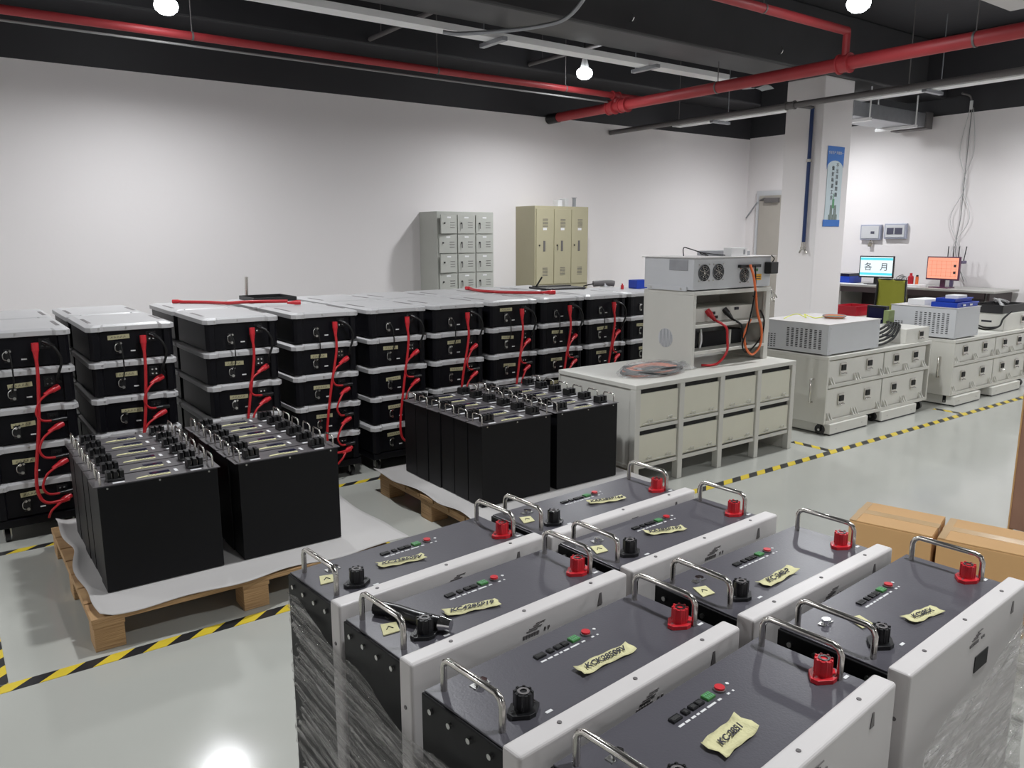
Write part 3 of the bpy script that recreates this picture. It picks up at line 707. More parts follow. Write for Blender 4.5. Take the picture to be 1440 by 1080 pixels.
# ------------------------------------------------------------------ foreground batteries
FL, FDY, FT = .505, .19, .935      # length, body depth in y, top of black panel
ZB = .16
HAND = ['KC238509V', 'KC4285P19', 'KCK28509V', 'KC-2851', 'KAR285P146', 'KR285P192', 'KC-248-P', 'KC285X']
def make_big(i, x, y, ang, no_cap=False):
    order = ['farthest', 'second farthest', 'second nearest', 'nearest'][i % 4]
    colm = 'left' if i < 4 else 'right'
    tapew = ['paper tape written in black', 'paper tape written in black', 'tape reading KC238509V', 'paper tape near the bottom edge', 'tape strip', 'tape strip', 'tape strip', 'short tape strip'][i]
    t = thing('battery_pack', (x, y, 0), R(ang), 'large battery with grey top panel and white side cover, %s in the %s column' % (order, colm), 'battery', 'large wrapped batteries in the foreground')
    LY = .036
    MB().box(.008, FL - .004, LY, LY + FDY, ZB, FT - .003, 'bat_black').build('casing', t, .002)
    for k in range(4):
        yy = LY + .03 + k * .045
        MB().cyl((.008, yy, FT - .022), (.004, yy, FT - .022), .0045, 'screw', 10).build('casing_screw', t)
        MB().cyl((FL - .004, yy, FT - .022), (FL, yy, FT - .022), .0045, 'screw', 10).build('casing_screw', t)
    # white cover (tall slab)
    l = MB(); l.box(0, FL, 0, LY - .001, ZB, .95, 'lid_white')
    lid = l.build('side_cover', t, .005, seg=3)
    sc = MB()
    for q in (.09, .25, .42): sc.cyl((q, LY * .5, .949), (q, LY * .5, .9512), .0035, 'pipe_grey', 10)
    sc.cyl((.0005, LY * .5, .87), (-.0012, LY * .5, .87), .0035, 'pipe_grey', 10)
    sc.build('cover_screw', lid)
    # logo on the near face: small wing mark and letters
    lg = MB()
    for q, (a_, b_) in enumerate(((.240, .266), (.246, .276), (.256, .270), (.262, .284))): lg.box(a_, b_, -.0012, -.0002, .9195 + q * .0032, .9208 + q * .0032, 'pipe_grey')
    for q in range(6): lg.box(.232 + q * .0065, .2365 + q * .0065, -.0012, -.0002, .910, .915, 'pipe_grey')
    lg.box(.282, .286, -.0012, -.0002, .911, .916, 'pipe_grey').box(.291, .295, -.0012, -.0002, .911, .916, 'pipe_grey')
    lg.build('logo', lid)
    MB().prism([(FL - .085, .912), (FL - .072, .912), (FL - .075, .935), (FL - .080, .935)], -.0012, -.0002, 'pipe_grey', 'y').build('slot_mark', lid)
    if i % 4 == 3:
        MB().box(.262, .32, -.0015, -.0002, .853, .883, 'dark_gap').build('cover_opening', lid)
    # top panel
    MB().box(.012, FL - .006, LY + .004, LY + FDY - .002, FT - .003, FT, 'panel_grey').build('front_panel', t, .001)
    for hx in (.034, FL - .03):
        y0, y1 = LY + .036, LY + FDY - .022
        zz = FT + .052
        pts = [(hx, y0, FT), (hx, y0, zz - .014), (hx, y0 + .004, zz - .005), (hx, y0 + .013, zz), (hx, y1 - .013, zz), (hx, y1 - .004, zz - .005), (hx, y1, zz - .014), (hx, y1, FT)]
        MB().tube(pts, .0052, 'steel', 12, curve=False).build('handle', t)
    for tx, ty, m, nm in ((.085, LY + .049, 'black_plastic', 'negative_terminal'), (.459, LY + .055, 'red_plastic', 'positive_terminal')):
        tb = MB()
        tb.prism([(tx - .026, ty - .006), (tx - .006, ty - .02), (tx + .006, ty - .02), (tx + .026, ty - .006), (tx + .026, ty + .006), (tx + .006, ty + .02), (tx - .006, ty + .02), (tx - .026, ty + .006)], FT, FT + .007, m)
        tb.cyl((tx, ty, FT + .007), (tx, ty, FT + .032), .0135, m, 20)
        for q in range(8):
            a = q * PI / 4
            tb.box(tx + .0125 * math.cos(a) - .0018, tx + .0125 * math.cos(a) + .0018, ty + .0125 * math.sin(a) - .0018, ty + .0125 * math.sin(a) + .0018, FT + .01, FT + .0338, m)
        tb.ring((tx, ty, FT + .0325), .005, .009, .001, 'pipe_grey' if m == 'black_plastic' else 'black_plastic', 'z', 16)
        to = tb.build(nm, t, .0012)
        MB().cyl((tx - .02, ty, FT + .007), (tx - .02, ty, FT + .0095), .003, 'chrome', 8).cyl((tx + .02, ty, FT + .007), (tx + .02, ty, FT + .0095), .003, 'chrome', 8).build('terminal_screw', to)
        B('polarity_mark', t, tx + .022, tx + .034, ty - .026, ty - .021, FT, FT + .0006, 'print_white')
    # port row
    py = LY + .135
    for q, (a, w) in enumerate(((.195, .020), (.223, .010), (.2395, .013), (.2545, .013))):
        MB().box(a, a + w, py, py + .011, FT, FT + .0035, 'black_plastic').box(a + .002, a + w - .002, py + .002, py + .009, FT + .0035, FT + .0038, 'dark_gap').build('port', t, .0008)
    gc = MB().box(.275, .293, py - .001, py + .013, FT, FT + .004, 'green_conn')
    for q in range(4):
        for w in range(2): gc.box(.2765 + q * .0042, .279 + q * .0042, py + .001 + w * .006, py + .0045 + w * .006, FT + .004, FT + .0046, 'poster_green')
    gc.build('green_connector', t, .0008)
    MB().cyl((.313, py + .006, FT), (.313, py + .006, FT + .003), .0095, 'pipe_grey', 18).cyl((.313, py + .006, FT + .003), (.313, py + .006, FT + .006), .0078, 'red_plastic', 18).build('power_button', t, .0008)
    mk = MB()
    for a, w in ((.195, .012), (.210, .010), (.224, .009), (.2365, .006), (.246, .012), (.262, .02), (.288, .008), (.312, .006), (.325, .004)):
        mk.box(a, a + w, py - .010, py - .0065, FT, FT + .0005, 'print_white')
    mk.cyl((.336, py + .008, FT), (.336, py + .008, FT + .001), .003, 'print_white', 10)
    mk.build('printed_legend', t)
    # chrome post near left end
    MB().cyl((.079, .178, FT), (.079, .178, FT + .010), .006, 'chrome', 10).cyl((.089, .181, FT), (.089, .181, FT + .006), .008, 'chrome', 6).box(.068, .098, .173, .186, FT, FT + .002, 'screw').build('ground_stud', t)
    # long tape label, slightly crumpled
    rnd = random.Random(i + 11)
    la = R([-14, -16, -2, 4, -16, -20, 2, -11][i]); ln = [.10, .105, .12, .09, .105, .10, .115, .085][i]
    lx, ly = [.208, .203, .275, .227, .295, .242, .214, .239][i], [.118, .108, .099, .103, .117, .122, .088, .083][i]
    n = 12; vs = []
    for a in range(n + 1):
        for b_ in range(4):
            u = a / n - .5; v = b_ / 3 - .5
            xx = u * ln; yy = v * (.04 if i == 3 else .027) + .0015 * math.sin(u * 7 + i); xx += .0022 * math.sin(v * 9 + i) * (abs(u) > .45)
            zz = FT + .0016 + .0012 * (1 + math.sin(u * 17 + i * 2)) * (.4 + abs(v)) + .03 * max(0, abs(u) - .4)
            vs.append((lx + xx * math.cos(la) - yy * math.sin(la), ly + xx * math.sin(la) + yy * math.cos(la), zz))
    tl = MB().add(vs, [(a * 4 + b_, a * 4 + b_ + 1, (a + 1) * 4 + b_ + 1, (a + 1) * 4 + b_) for a in range(n) for b_ in range(3)], 'paper_tape', True).build('tape_label', t)
    sm_ = tl.modifiers.new('t', 'SOLIDIFY'); sm_.thickness = .0006
    cx_, cy_ = math.cos(la), math.sin(la)
    text('handwriting', HAND[i], (.0195 if len(HAND[i]) < 9 else .0175) if ln > .09 else .0155, 'ink', tl, FR((cx_, cy_, 0), (-cy_, cx_, 0), (lx, ly, FT + .0058)), shear=.35, ext=.0003)
    # second small tape by the left handle
    if i not in (2,):
        a0 = .048 if i != 7 else .13; b0 = .148
        sx = [(-.018, -.02), (.012, -.024), (.024, .006), (-.002, .016)]
        MB().prism([(a0 + p_[0], b0 + p_[1]) for p_ in sx], FT + .0008, FT + .0022, 'paper_tape').tube([(a0 - .004, b0 - .008, FT + .003), (a0 + .004, b0, FT + .003), (a0 + .008, b0 - .01, FT + .003)], .0009, 'ink', 4, curve=False).build('tape_label', t)
    return t
BIG = [(.520, 1.230, 4.6), (.527, .981, 4.6), (.531, .708, 5.4), (.580, .465, 5.4), (1.031, 1.258, 3.0), (1.046, 1.024, 2.6), (1.069, .756, 2.8), (1.115, .509, 3.6)]
for i, (x, y, a) in enumerate(BIG): make_big(i, x, y, a)
# loose black caps on the second battery of the left column
t = thing('rubber_cap', (.56, 1.135, FT), R(-12), 'black rubber cable boot lying under the handle of a large battery', 'cable boot')
MB().tube([(0, .06, .012), (.03, .03, .012), (.055, -.01, .013), (.09, -.052, .013)], .0125, 'black_plastic', 12).cyl((.085, -.048, .013), (.1, -.062, .013), .014, 'chrome', 12, .010).build('boot', t)
# the pallet under the large batteries
pallet(.54, 1.62, .50, 1.50, 'wooden pallet under the large wrapped batteries', .15)
tag(MB().box(.50, 1.66, .47, 1.53, .1505, .158, 'foam_sheet').build('foam_sheet'), 'white foam board under the large wrapped batteries', 'sheet', 'white foam sheets on the pallets')

# stretch film
def film():
    # loop around the group: left face, near face, right face, far face
    C = [(.516, 1.462), (.512, .98), (.522, .70), (.555, .445), (1.10, .478), (1.14, .492), (1.645, .528), (1.62, .80), (1.60, 1.05), (1.56, 1.52)]
    TOP = [.89, .857, .838, .80, .80, .83, .915, .82, .80, .82]
    # local film heights along the left face fall towards the near corner
    seg = []; m = 0
    pts = []
    for i in range(len(C) - 1):
        a = Vector(C[i]); b_ = Vector(C[i + 1]); L = (b_ - a).length; k = max(2, int(L / .012))
        for q in range(k):
            u = q / k; p_ = a.lerp(b_, u); pts.append((p_, TOP[i] * (1 - u) + TOP[i + 1] * u, (b_ - a).normalized(), m + L * u))
        m += L
    vs = []; uv = []; nz = 110
    rnd = random.Random(4)
    for (p_, top, d_, s_) in pts:
        nrm = Vector((d_.y, -d_.x)) * -1
        nrm = Vector((d_.y, -d_.x))
        for j in range(nz + 1):
            v = j / nz; z = .05 + (top + .01 * math.sin(s_ * 23) - .05) * v
            w = (s_ * .24 + z * .97) if s_ < 1.045 else (s_ * .24 - z * .485)
            off = .0015 + .0011 * (1 + math.sin(w * 190 + 2 * math.sin(s_ * 13))) + .0009 * (1 + math.sin(w * 410 + 3 * math.sin(s_ * 21))) + .0015 * (1 + math.sin(w * 47 + s_ * 4))
            vs.append((p_.x + nrm.x * off, p_.y + nrm.y * off, z)); uv.append((s_, z if s_ < 1.045 else -z * .5))
    n = len(pts)
    fs = [(i * (nz + 1) + j, (i + 1) * (nz + 1) + j, (i + 1) * (nz + 1) + j + 1, i * (nz + 1) + j + 1) for i in range(n - 1) for j in range(nz)]
    b = MB(); b.add(vs, fs, 'stretch_film', True); b.uv = uv
    o = b.build('stretch_wrap'); tag(o, 'clear wrinkled stretch film around the large foreground batteries', 'plastic wrap')
film()

# ------------------------------------------------------------------ white cabinet with rack on it
CX0, CX1, CY0, CY1, CH = 3.455, 5.135, 3.395, 4.15, .678
t = thing('storage_cabinet', (CX0, CY0, 0), 0, 'long white metal cabinet with eight drop-down doors', 'cabinet')
w = CX1 - CX0; d_ = CY1 - CY0
cab = MB()
cab.box(0, w, 0, d_, CH - .03, CH, 'cab_grey')
cab.box(0, w, .02, d_, .125, .15, 'cab_grey')
cab.box(.0, w, d_ - .01, d_, .15, CH - .03, 'cab_grey')
nb = 4; bw = (w - .045) / nb
for k in range(nb + 1):
    x = k * bw
    cab.box(x, x + .045, 0, .05, 0, CH - .03, 'cab_grey')
    cab.box(x + .01, x + .03, .05, d_ - .01, .15 if 0 < k < nb else .0, CH - .03, 'cab_grey')
    if 0 < k < nb: cab.box(x + .005, x + .04, d_ - .05, d_, 0, .125, 'cab_grey')
cab.box(.02, w - .02, .01, .03, .375, .40, 'cab_grey').box(.02, w - .02, .01, .03, .125, .15, 'cab_grey')
cab.build('frame', t, .003)
for r, (z0, z1) in enumerate(((.16, .345), (.405, .615))):
    for k in range(nb):
        x0 = k * bw + .05; x1 = (k + 1) * bw - .005
        MB().box(x0 - .005, x1 + .005, .03, .04, z0 - .005, z1 + .032, 'dark_gap').build('recess', t)
        do = MB().box(x0, x1, .012, .026, z0, z1, 'cab_door').build('door', t, .003)
        for hx in (x0 + .07, x1 - .10):
            MB().tube([(hx, .012, z0 + .022), (hx, -.004, z0 + .022), (hx, -.004, z0 + .042), (hx + .03, -.004, z0 + .042), (hx + .03, -.004, z0 + .022), (hx + .03, .012, z0 + .022)], .0028, 'cab_grey', 6, curve=False).build('latch', do)
        MB().tube([(x0 + .02, .0, z0 + .016), (x1 - .02, .0, z0 + .016)], .003, 'cab_grey', 6, curve=False).build('hinge_rod', do)
# rack
RX0, RX1, RY0, RY1 = 4.185, 5.045, 3.59, 4.06
t = thing('open_rack', (RX0, RY0, CH), 0, 'white open shelf rack standing on the long cabinet', 'rack')
w = RX1 - RX0; d_ = RY1 - RY0; hh = 1.19 - CH
MB().box(0, .03, 0, d_, 0, hh, 'cab_grey').box(w - .05, w, 0, .03, 0, hh, 'cab_grey').box(w - .012, w, .03, d_, 0, hh, 'cab_grey').box(.03, w - .012, d_ - .01, d_, .28, hh, 'cab_grey').build('frame', t, .003)
MB().box(.001, w - .001, -.002, d_, hh, hh + .028, 'cab_grey').build('top_shelf', t, .003)
for z in (.10, .285): MB().box(.03, w - .012, -.001, d_ - .01, z, z + .022, 'cab_grey').build('shelf', t, .002)
fan = MB()
fan.ring((-.0005, d_ * .52, .2), .0, .068, .002, 'inst_grey', 'x', 28)
for q in range(9): fan.box(-.004, -.002, d_ * .52 - .06 + q * .0135, d_ * .52 - .056 + q * .0135, .2 - math.sqrt(max(.0001, .066 ** 2 - (q * .0135 - .06) ** 2)), .2 + math.sqrt(max(.0001, .066 ** 2 - (q * .0135 - .06) ** 2)), 'galv')
fan.build('vent_grille', t)
RZ = CH
t = thing('power_module', (RX0 + .05, RY0 + .10, RZ + .308), 0, 'pale device with red and black plugs on the upper shelf of the open rack', 'device')
MB().box(0, .74, 0, .3, 0, .1, 'case_white').build('housing', t, .004)
for x, m in ((.21, 'red_plastic'), (.40, 'black_plastic')):
    q = MB(); plug(q, (x, -.0, .085), (.3, -.55, -.7), m, .022, .1); q.build('plug', t)
MB().box(.27, .30, -.006, 0, .05, .07, 'ink').box(.29, .33, -.006, 0, .02, .04, 'black_plastic').box(.52, .56, -.01, 0, .07, .09, 'ink').build('port', t)
t = thing('fan_unit', (RX0 + .04, RY0 + .07, RZ + .123), 0, 'black fan and module on the middle shelf of the open rack', 'device')
MB().box(.14, .66, .05, .32, 0, .11, 'bat_side').build('module', t, .004)
MB().cyl((.07, .02, .075), (.07, .09, .075), .066, 'black_plastic', 24).build('fan', t)
MB().tube([(.13, 0, .14), (.14, 0, .06), (.10, -.02, .01)], .008, 'white_plastic', 6).box(.50, .52, .04, .049, 0, .11, 'case_white').box(.17, .19, .04, .049, 0, .11, 'case_white').build('bracket', t)
t = thing('tester_instrument', (4.185, 3.60, CH + hh + .0285), 0, 'grey instrument with round fans on top of the open rack', 'instrument')
iw, idp, ih = .855, .46, .225
MB().box(0, iw, 0, idp, 0.008, ih, 'inst_grey').build('housing', t, .003)
MB().box(-.012, iw + .03, -.02, idp + .02, ih, ih + .006, 'lid_white').build('top_sheet', t, .001)
MB().box(-.004, -.0005, .05, .22, .14, .215, 'galv').build('side_plate', t, .001)
rail = MB().box(-.012, 0, .05, .42, 0.0, .03, 'inst_grey')
rail.cyl((-.014, .10, .015), (-.011, .10, .015), .008, 'screw', 8).cyl((-.014, .38, .015), (-.011, .38, .015), .008, 'screw', 8).build('side_rail', t, .002)
for cx, cz, rr in ((.105, .125, .058), (.255, .127, .058), (.545, .095, .052)):
    f_ = MB().ring((cx, -.001, cz), 0, rr, .003, 'dark_gap', 'y', 28).build('fan', t)
    g = MB()
    for q in (.3, .55, .8, 1.0): g.ring((cx, -.006, cz), rr * q - .0014, rr * q, .0014, 'galv', 'y', 24)
    for q in range(4):
        a = q * PI / 4 + .4; g.tube([(cx - rr * math.cos(a), -.008, cz - rr * math.sin(a)), (cx + rr * math.cos(a), -.008, cz + rr * math.sin(a))], .0018, 'steel', 5, curve=False)
    for sx in (-1, 1):
        for sz in (-1, 1): g.cyl((cx + sx * rr * .9, 0, cz + sz * rr * .95), (cx + sx * rr * .9, -.006, cz + sz * rr * .95), .005, 'steel', 8)
    g.build('fan_guard', f_)
MB().box(.47, .70, -.03, 0, .15, .172, 'black_plastic').build('connector_strip', t, .002)
MB().box(.665, .745, -.002, 0, .055, .10, 'sticker').box(.675, .735, -.003, -.002, .065, .07, 'ink').box(.675, .735, -.003, -.002, .08, .085, 'ink').build('warning_sticker', t)
MB().box(.66, .70, -.003, 0, .12, .14, 'green_conn').build('green_connector', t)
ad = MB().box(.775, .865, -.06, -.002, .10, .185, 'black_plastic').build('power_adapter', t, .005)
MB().tube([(.83, -.03, .185), (.82, -.05, .21), (.81, -.03, .235)], .004, 'black_cable', 6).build('cord', ad)
TZ = CH + hh + .0285 + ih + .006
tag(MB().box(4.62, 4.92, 3.70, 3.95, TZ, TZ + .035, 'galv').build('switch_box', bevel=.003), 'flat grey metal box on top of the instrument', 'box')
t = tag(MB().box(4.60, 4.78, 3.62, 3.69, TZ, TZ + .06, 'white_plastic').box(4.735, 4.755, 3.618, 3.62, TZ + .012, TZ + .048, 'galv').build('router_box', bevel=.003), 'small white box with a vent mark on top of the instrument', 'box')
tag(MB().tube([(4.28, 3.78, TZ + .006), (4.30, 3.80, TZ + .06), (4.36, 3.80, TZ + .055), (4.5, 3.75, TZ + .01), (4.42, 3.72, TZ + .012), (4.36, 3.70, TZ + .03), (4.45, 3.68, TZ + .02), (4.58, 3.66, TZ + .008)], .004, 'black_cable', 6).build('loose_cable'), 'loose black cable curled on top of the instrument', 'cable')
# cables in front of the rack
tag(MB().tube([(4.74, 3.56, 1.39), (4.75, 3.53, 1.30), (4.77, 3.52, 1.18), (4.80, 3.52, 1.05), (4.86, 3.52, .92), (4.86, 3.525, .80), (4.78, 3.53, .74), (4.70, 3.53, .80), (4.68, 3.53, .90), (4.74, 3.53, 1.0)], .009, 'orange_cable').build('orange_cable'), 'orange cable looping down the front of the open rack', 'cable')
tag(MB().tube([(4.80, 3.56, 1.38), (4.76, 3.52, 1.2), (4.70, 3.52, .95), (4.66, 3.53, .82), (4.74, 3.54, .76), (4.87, 3.53, .86), (4.90, 3.53, .98), (4.86, 3.54, 1.06)], .006, 'black_cable', 6).build('black_cable'), 'thin black cable looping beside the orange cable on the rack', 'cable')
tag(MB().tube([(4.47, 3.62, 1.0), (4.48, 3.54, .96), (4.50, 3.54, .88), (4.50, 3.54, .78), (4.42, 3.56, .70), (4.33, 3.62, .692)], .009, 'red_rubber').build('red_cable'), 'red cable hanging down across the rack shelves', 'cable')
tag(MB().tube([(4.66, 3.63, 1.0), (4.66, 3.545, .96), (4.68, 3.55, .88), (4.76, 3.57, .812)], .008, 'black_cable').build('black_cable'), 'short black cable hanging from the black plug on the rack', 'cable')
# bag of orange cables on the cabinet
t = thing('cable_bag', (3.87, 3.66, CH), 0, 'clear plastic bag holding a coil of orange cable on the white cabinet', 'bag')
c = MB()
for q in range(7):
    rr = .15 + .012 * (q % 4); zz = .014 + .009 * (q // 2)
    pts = [(rr * 1.35 * math.cos(a), rr * .75 * math.sin(a) , zz + .006 * math.sin(3 * a + q)) for a in [2 * PI * k / 24 + q for k in range(25)]]
    c.tube(pts, .0105, 'orange_cable' if q % 3 else 'black_cable', 8, steps=2)
c.build('cable_coil', t)
nu, nv = 36, 16; vs = []
rnd = random.Random(9)
for j in range(nv + 1):
    for i in range(nu):
        a = 2 * PI * i / nu; e = PI / 2 * (j / nv)
        r0 = (1 + .05 * math.sin(5 * a + j) + rnd.uniform(-.02, .02))
        vs.append((.26 * r0 * math.cos(a) * math.cos(e) ** .6 + .02 * math.cos(a * 1), .155 * r0 * math.sin(a) * math.cos(e) ** .6, .003 + (.075 + rnd.uniform(-.006, .006)) * math.sin(e) ** .8))
MB().add(vs, [(j * nu + i, j * nu + (i + 1) % nu, (j + 1) * nu + (i + 1) % nu, (j + 1) * nu + i) for j in range(nv) for i in range(nu)], 'plastic_bag', True).build('plastic_film', t)
vs = []
for j in range(9):
    for i in range(9):
        vs.append((.20 + .16 * i / 8, -.09 + .16 * j / 8, .008 + .05 * abs(math.sin(i * 1.3 + j * 1.9)) * math.sin(PI * j / 8) + .002))
MB().add(vs, [(j * 9 + i, j * 9 + i + 1, (j + 1) * 9 + i + 1, (j + 1) * 9 + i) for j in range(8) for i in range(8)], 'plastic_bag', True).build('bag_neck', t)
t = thing('connector', (3.78, 3.71, CH), .3, 'small silver connector lying left of the bagged orange cable', 'connector')
MB().box(0, .04, 0, .03, 0, .035, 'steel').cyl((.02, 0, .018), (.02, -.02, .018), .013, 'galv').build('body', t, .003)
tag(MB().box(3.60, 3.67, 3.63, 3.66, CH, CH + .004, 'paper').build('paper_slip'), 'small white slip on the white cabinet top', 'paper')
# clear bag hanging at the right of rack
t = thing('fittings_bag', (5.16, 3.72, 1.10), 0, 'bundle of metal fittings in clear film hung at the right side of the rack', 'bag')
g = MB()
for q in range(7): g.tube([(-.09 + .03 * q, 0, .03 * math.sin(q)), (-.06 + .03 * q, .03, .06 + .02 * math.cos(q)), (-.03 + .03 * q, 0, .02 * math.cos(q * 2))], .006, 'steel', 6)
g.cyl((-.125, 0, .06), (-.05, 0, .05), .03, 'black_plastic').build('fittings', t)

# ------------------------------------------------------------------ carts
def latch(parent, x, z, y, s=1.45):
    a = MB().box(x - .028 * s, x + .028 * s, y - .012, y, z - .035 * s, z + .03 * s, 'steel').build('latch', parent, .003)
    MB().box(x - .02 * s, x + .02 * s, y - .018, y - .0125, z - .012 * s, z + .02 * s, 'dark_gap').tube([(x - .024 * s, y - .013, z - .028 * s), (x - .024 * s, y - .022, z - .03 * s), (x + .024 * s, y - .022, z - .03 * s), (x + .024 * s, y - .013, z - .028 * s)], .004, 'chrome', 6, curve=False).build('latch_ring', a)
def cart(x0, x1, y0, y1, zb, zt, who, split):
    t = thing('equipment_cart', (x0, y0, 0), 0, 'pale grey wheeled cart of shelves, %s' % who, 'cart')
    w = x1 - x0; d_ = y1 - y0; zm = zb + (zt - zb) * .53
    c = MB().box(0, .022, 0, d_, zb, zt - .03, 'cart_grey').box(w - .022, w, 0, d_, zb, zt - .03, 'cart_grey').box(.022, w - .022, d_ - .012, d_, zb, zt - .03, 'cart_grey')
    c.build('frame', t, .003)
    MB().box(-.002, w + .002, -.004, d_ + .002, zt - .03, zt, 'cart_grey').build('top', t, .003)
    for z in (zb, zm): MB().box(.022, w - .022, -.002, d_ - .012, z, z + .028, 'cart_grey').build('shelf', t, .002)
    MB().tube([(0, .12, zb + .17), (-.035, .12, zb + .17), (-.035, .12, zb + .36), (0, .12, zb + .36)], .009, 'steel', 8, curve=False).build('push_handle', t)
    for cx in (.05, w / 2, w - .05):
        for cy in (.06, d_ - .06):
            q = MB().cyl((cx - .014, cy, .042), (cx + .014, cy, .042), .042, 'black_plastic', 18).build('caster_wheel', t)
            MB().box(cx - .024, cx - .016, cy - .015, cy + .015, .03, zb, 'black_plastic').box(cx + .016, cx + .024, cy - .015, cy + .015, .03, zb, 'black_plastic').cyl((cx - .026, cy, .042), (cx + .026, cy, .042), .01, 'screw', 8).build('fork', q)
    k = 0
    for r, z in enumerate((zb + .0285, zm + .0285)):
        ztop = (zm if r == 0 else zt - .03)
        for s_ in (0, 1):
            a = .03 if s_ == 0 else w * split + .012; b_ = w * split - .006 if s_ == 0 else w - .06
            lab = 'white metal case with two latches in the %s, %s' % (who.split(',')[0], ['lower left', 'lower right', 'upper left', 'upper right'][r * 2 + s_])
            o = thing('equipment_case', (x0 + a, y0 + .02, z), 0, lab, 'case', 'white latch cases in the carts')
            W2 = b_ - a; H2 = ztop - z - .012
            MB().box(0, W2, 0, d_ - .06, 0, H2, 'case_white').build('body', o, .004)
            for fx in (.25, .72): latch(o, W2 * fx, H2 * .62, -.0005)
            for cx in (.0, .5, 1.0):
                br = MB()
                for q in (-1, 0, 1):
                    xx = W2 * (.04 + .92 * cx) + q * .034
                    if 0 < xx < W2 - .01: br.prism([(-.034, 0), (-.0005, 0), (-.0005, .062)], xx - .0045, xx + .0045, 'case_white', 'x')
                br.build('corner_rib', o, .001)
    return t
cart(5.65, 7.31, 3.45, 4.10, .095, .648, 'cart nearest the long cabinet', .53)
cart(7.61, 9.32, 3.38, 4.03, .10, .632, 'far right cart', .53)
for (x0, x1, y, lab) in ((5.70, 6.265, 3.425, 'low pale box under the near cart, left'), (6.49, 7.08, 3.425, 'low pale box under the near cart, right'), (7.64, 8.17, 3.345, 'low pale box under the far right cart, left'), (8.43, 9.08, 3.345, 'low pale box under the far right cart, right')):
    t = thing('floor_box', (x0, y, 0), 0, lab, 'box', 'low boxes under the carts')
    w = x1 - x0
    MB().box(0, w, 0, .5, .012, .0935, 'case_white').build('body', t, .003)
    MB().box(.01, w - .01, .005, .05, 0, .012, 'black_plastic').build('rubber_foot', t)
    MB().cyl((.09, 0, .05), (.09, -.002, .05), .005, 'screw', 8).cyl((w - .09, 0, .05), (w - .09, -.002, .05), .005, 'screw', 8).build('screw', t)
# instruments on the carts
def instrument(x0, x1, y0, y1, z, h, lab, full=True):
    t = thing('power_instrument', (x0, y0, z), 0, lab, 'instrument', 'vented grey instruments on the carts')
    w = x1 - x0; d_ = y1 - y0
    MB().box(0, w, 0, d_, .012, h, 'inst_grey').build('housing', t, .003)
    MB().box(-.006, w + .006, -.006, d_ + .006, h, h + .005, 'lid_white').build('lid', t, .001)
    for c in range(8):
        v = MB(); y = .06 + c * .042
        for r in range(11): v.box(-.0015, -.0002, y, y + .022, .05 + r * (h - .09) / 11, .05 + r * (h - .09) / 11 + .0075, 'dark_gap')
        v.build('vent_column', t)
    for c in range(3):
        v = MB(); y = d_ - .05 - c * .03
        for r in range(7): v.box(-.0015, -.0002, y - .018, y, .03 + r * .017, .03 + r * .017 + .007, 'dark_gap')
        v.build('vent_column', t)
    f_ = MB().box(.03, .09, .02, .06, 0, .012, 'inst_grey').box(w - .09, w - .03, .02, .06, 0, .012, 'inst_grey').box(.03, .09, d_ - .06, d_ - .02, 0, .012, 'inst_grey').box(w - .09, w - .03, d_ - .06, d_ - .02, 0, .012, 'inst_grey')
    f_.build('foot', t)
    pl_ = MB().box(.015, w - .015, -.002, 0, .02, h - .015, 'inst_grey').build('front_plate', t, .001)
    MB().cyl((.03, -.002, .04), (.03, -.004, .04), .005, 'screw', 8).cyl((w - .03, -.002, .04), (w - .03, -.004, .04), .005, 'screw', 8).cyl((.03, -.002, h - .03), (.03, -.004, h - .03), .005, 'screw', 8).cyl((w - .03, -.002, h - .03), (w - .03, -.004, h - .03), .005, 'screw', 8).build('screw', pl_)
    return t
instrument(5.655, 6.42, 3.47, 4.08, .648, .25, 'grey vented instrument with coiled cable on top, on the near cart')
instrument(7.615, 8.10, 3.40, 4.02, .632, .29, 'grey vented instrument with blue trays on top, on the far right cart')
ZI = .648 + .255
c = MB()
for q in range(4):
    pts = [(6.13 + (.07 + .008 * q) * math.cos(a), 3.72 + (.07 + .006 * q) * math.sin(a), ZI + .008 + .005 * q) for a in [2 * PI * k / 16 + q for k in range(17)]]
    c.tube(pts, .006, ['orange_cable', 'green_box', 'orange_cable', 'grey_cable'][q], 6, steps=2)
tag(c.build('coiled_cable'), 'small coil of orange and green wire on the near vented instrument', 'cable')
tag(MB().tube([(5.75, 3.95, ZI + .004), (5.85, 3.9, ZI + .04), (5.92, 3.85, ZI + .01), (5.97, 3.9, ZI + .03), (6.0, 3.82, ZI + .004), (6.08, 3.76, ZI + .02)], .0035, 'yellow_wire', 6).build('yellow_wire'), 'tangled yellow green wire on the near vented instrument', 'wire')
t = thing('small_case', (6.87, 3.47, .6485), 0, 'small white latch case on the right end of the near cart', 'case')
MB().box(0, .41, 0, .38, 0, .13, 'case_white').build('body', t, .004)
latch(t, .25, .07, -.0005, 1.2)
MB().box(-.0015, 0, .10, .22, .05, .07, 'ink').box(-.0015, 0, .3, .36, .05, .065, 'ink').build('printed_text', t)
t = thing('small_case', (8.72, 3.42, .632), 0, 'white latch case under the black crate on the far right cart', 'case')
MB().box(0, .58, 0, .55, 0, .175, 'case_white').build('body', t, .004)
latch(t, .42, .10, -.0005, 1.3)
MB().box(-.0015, 0, .12, .22, .08, .1, 'ink').box(-.0015, 0, .26, .4, .08, .1, 'ink').build('printed_text', t)
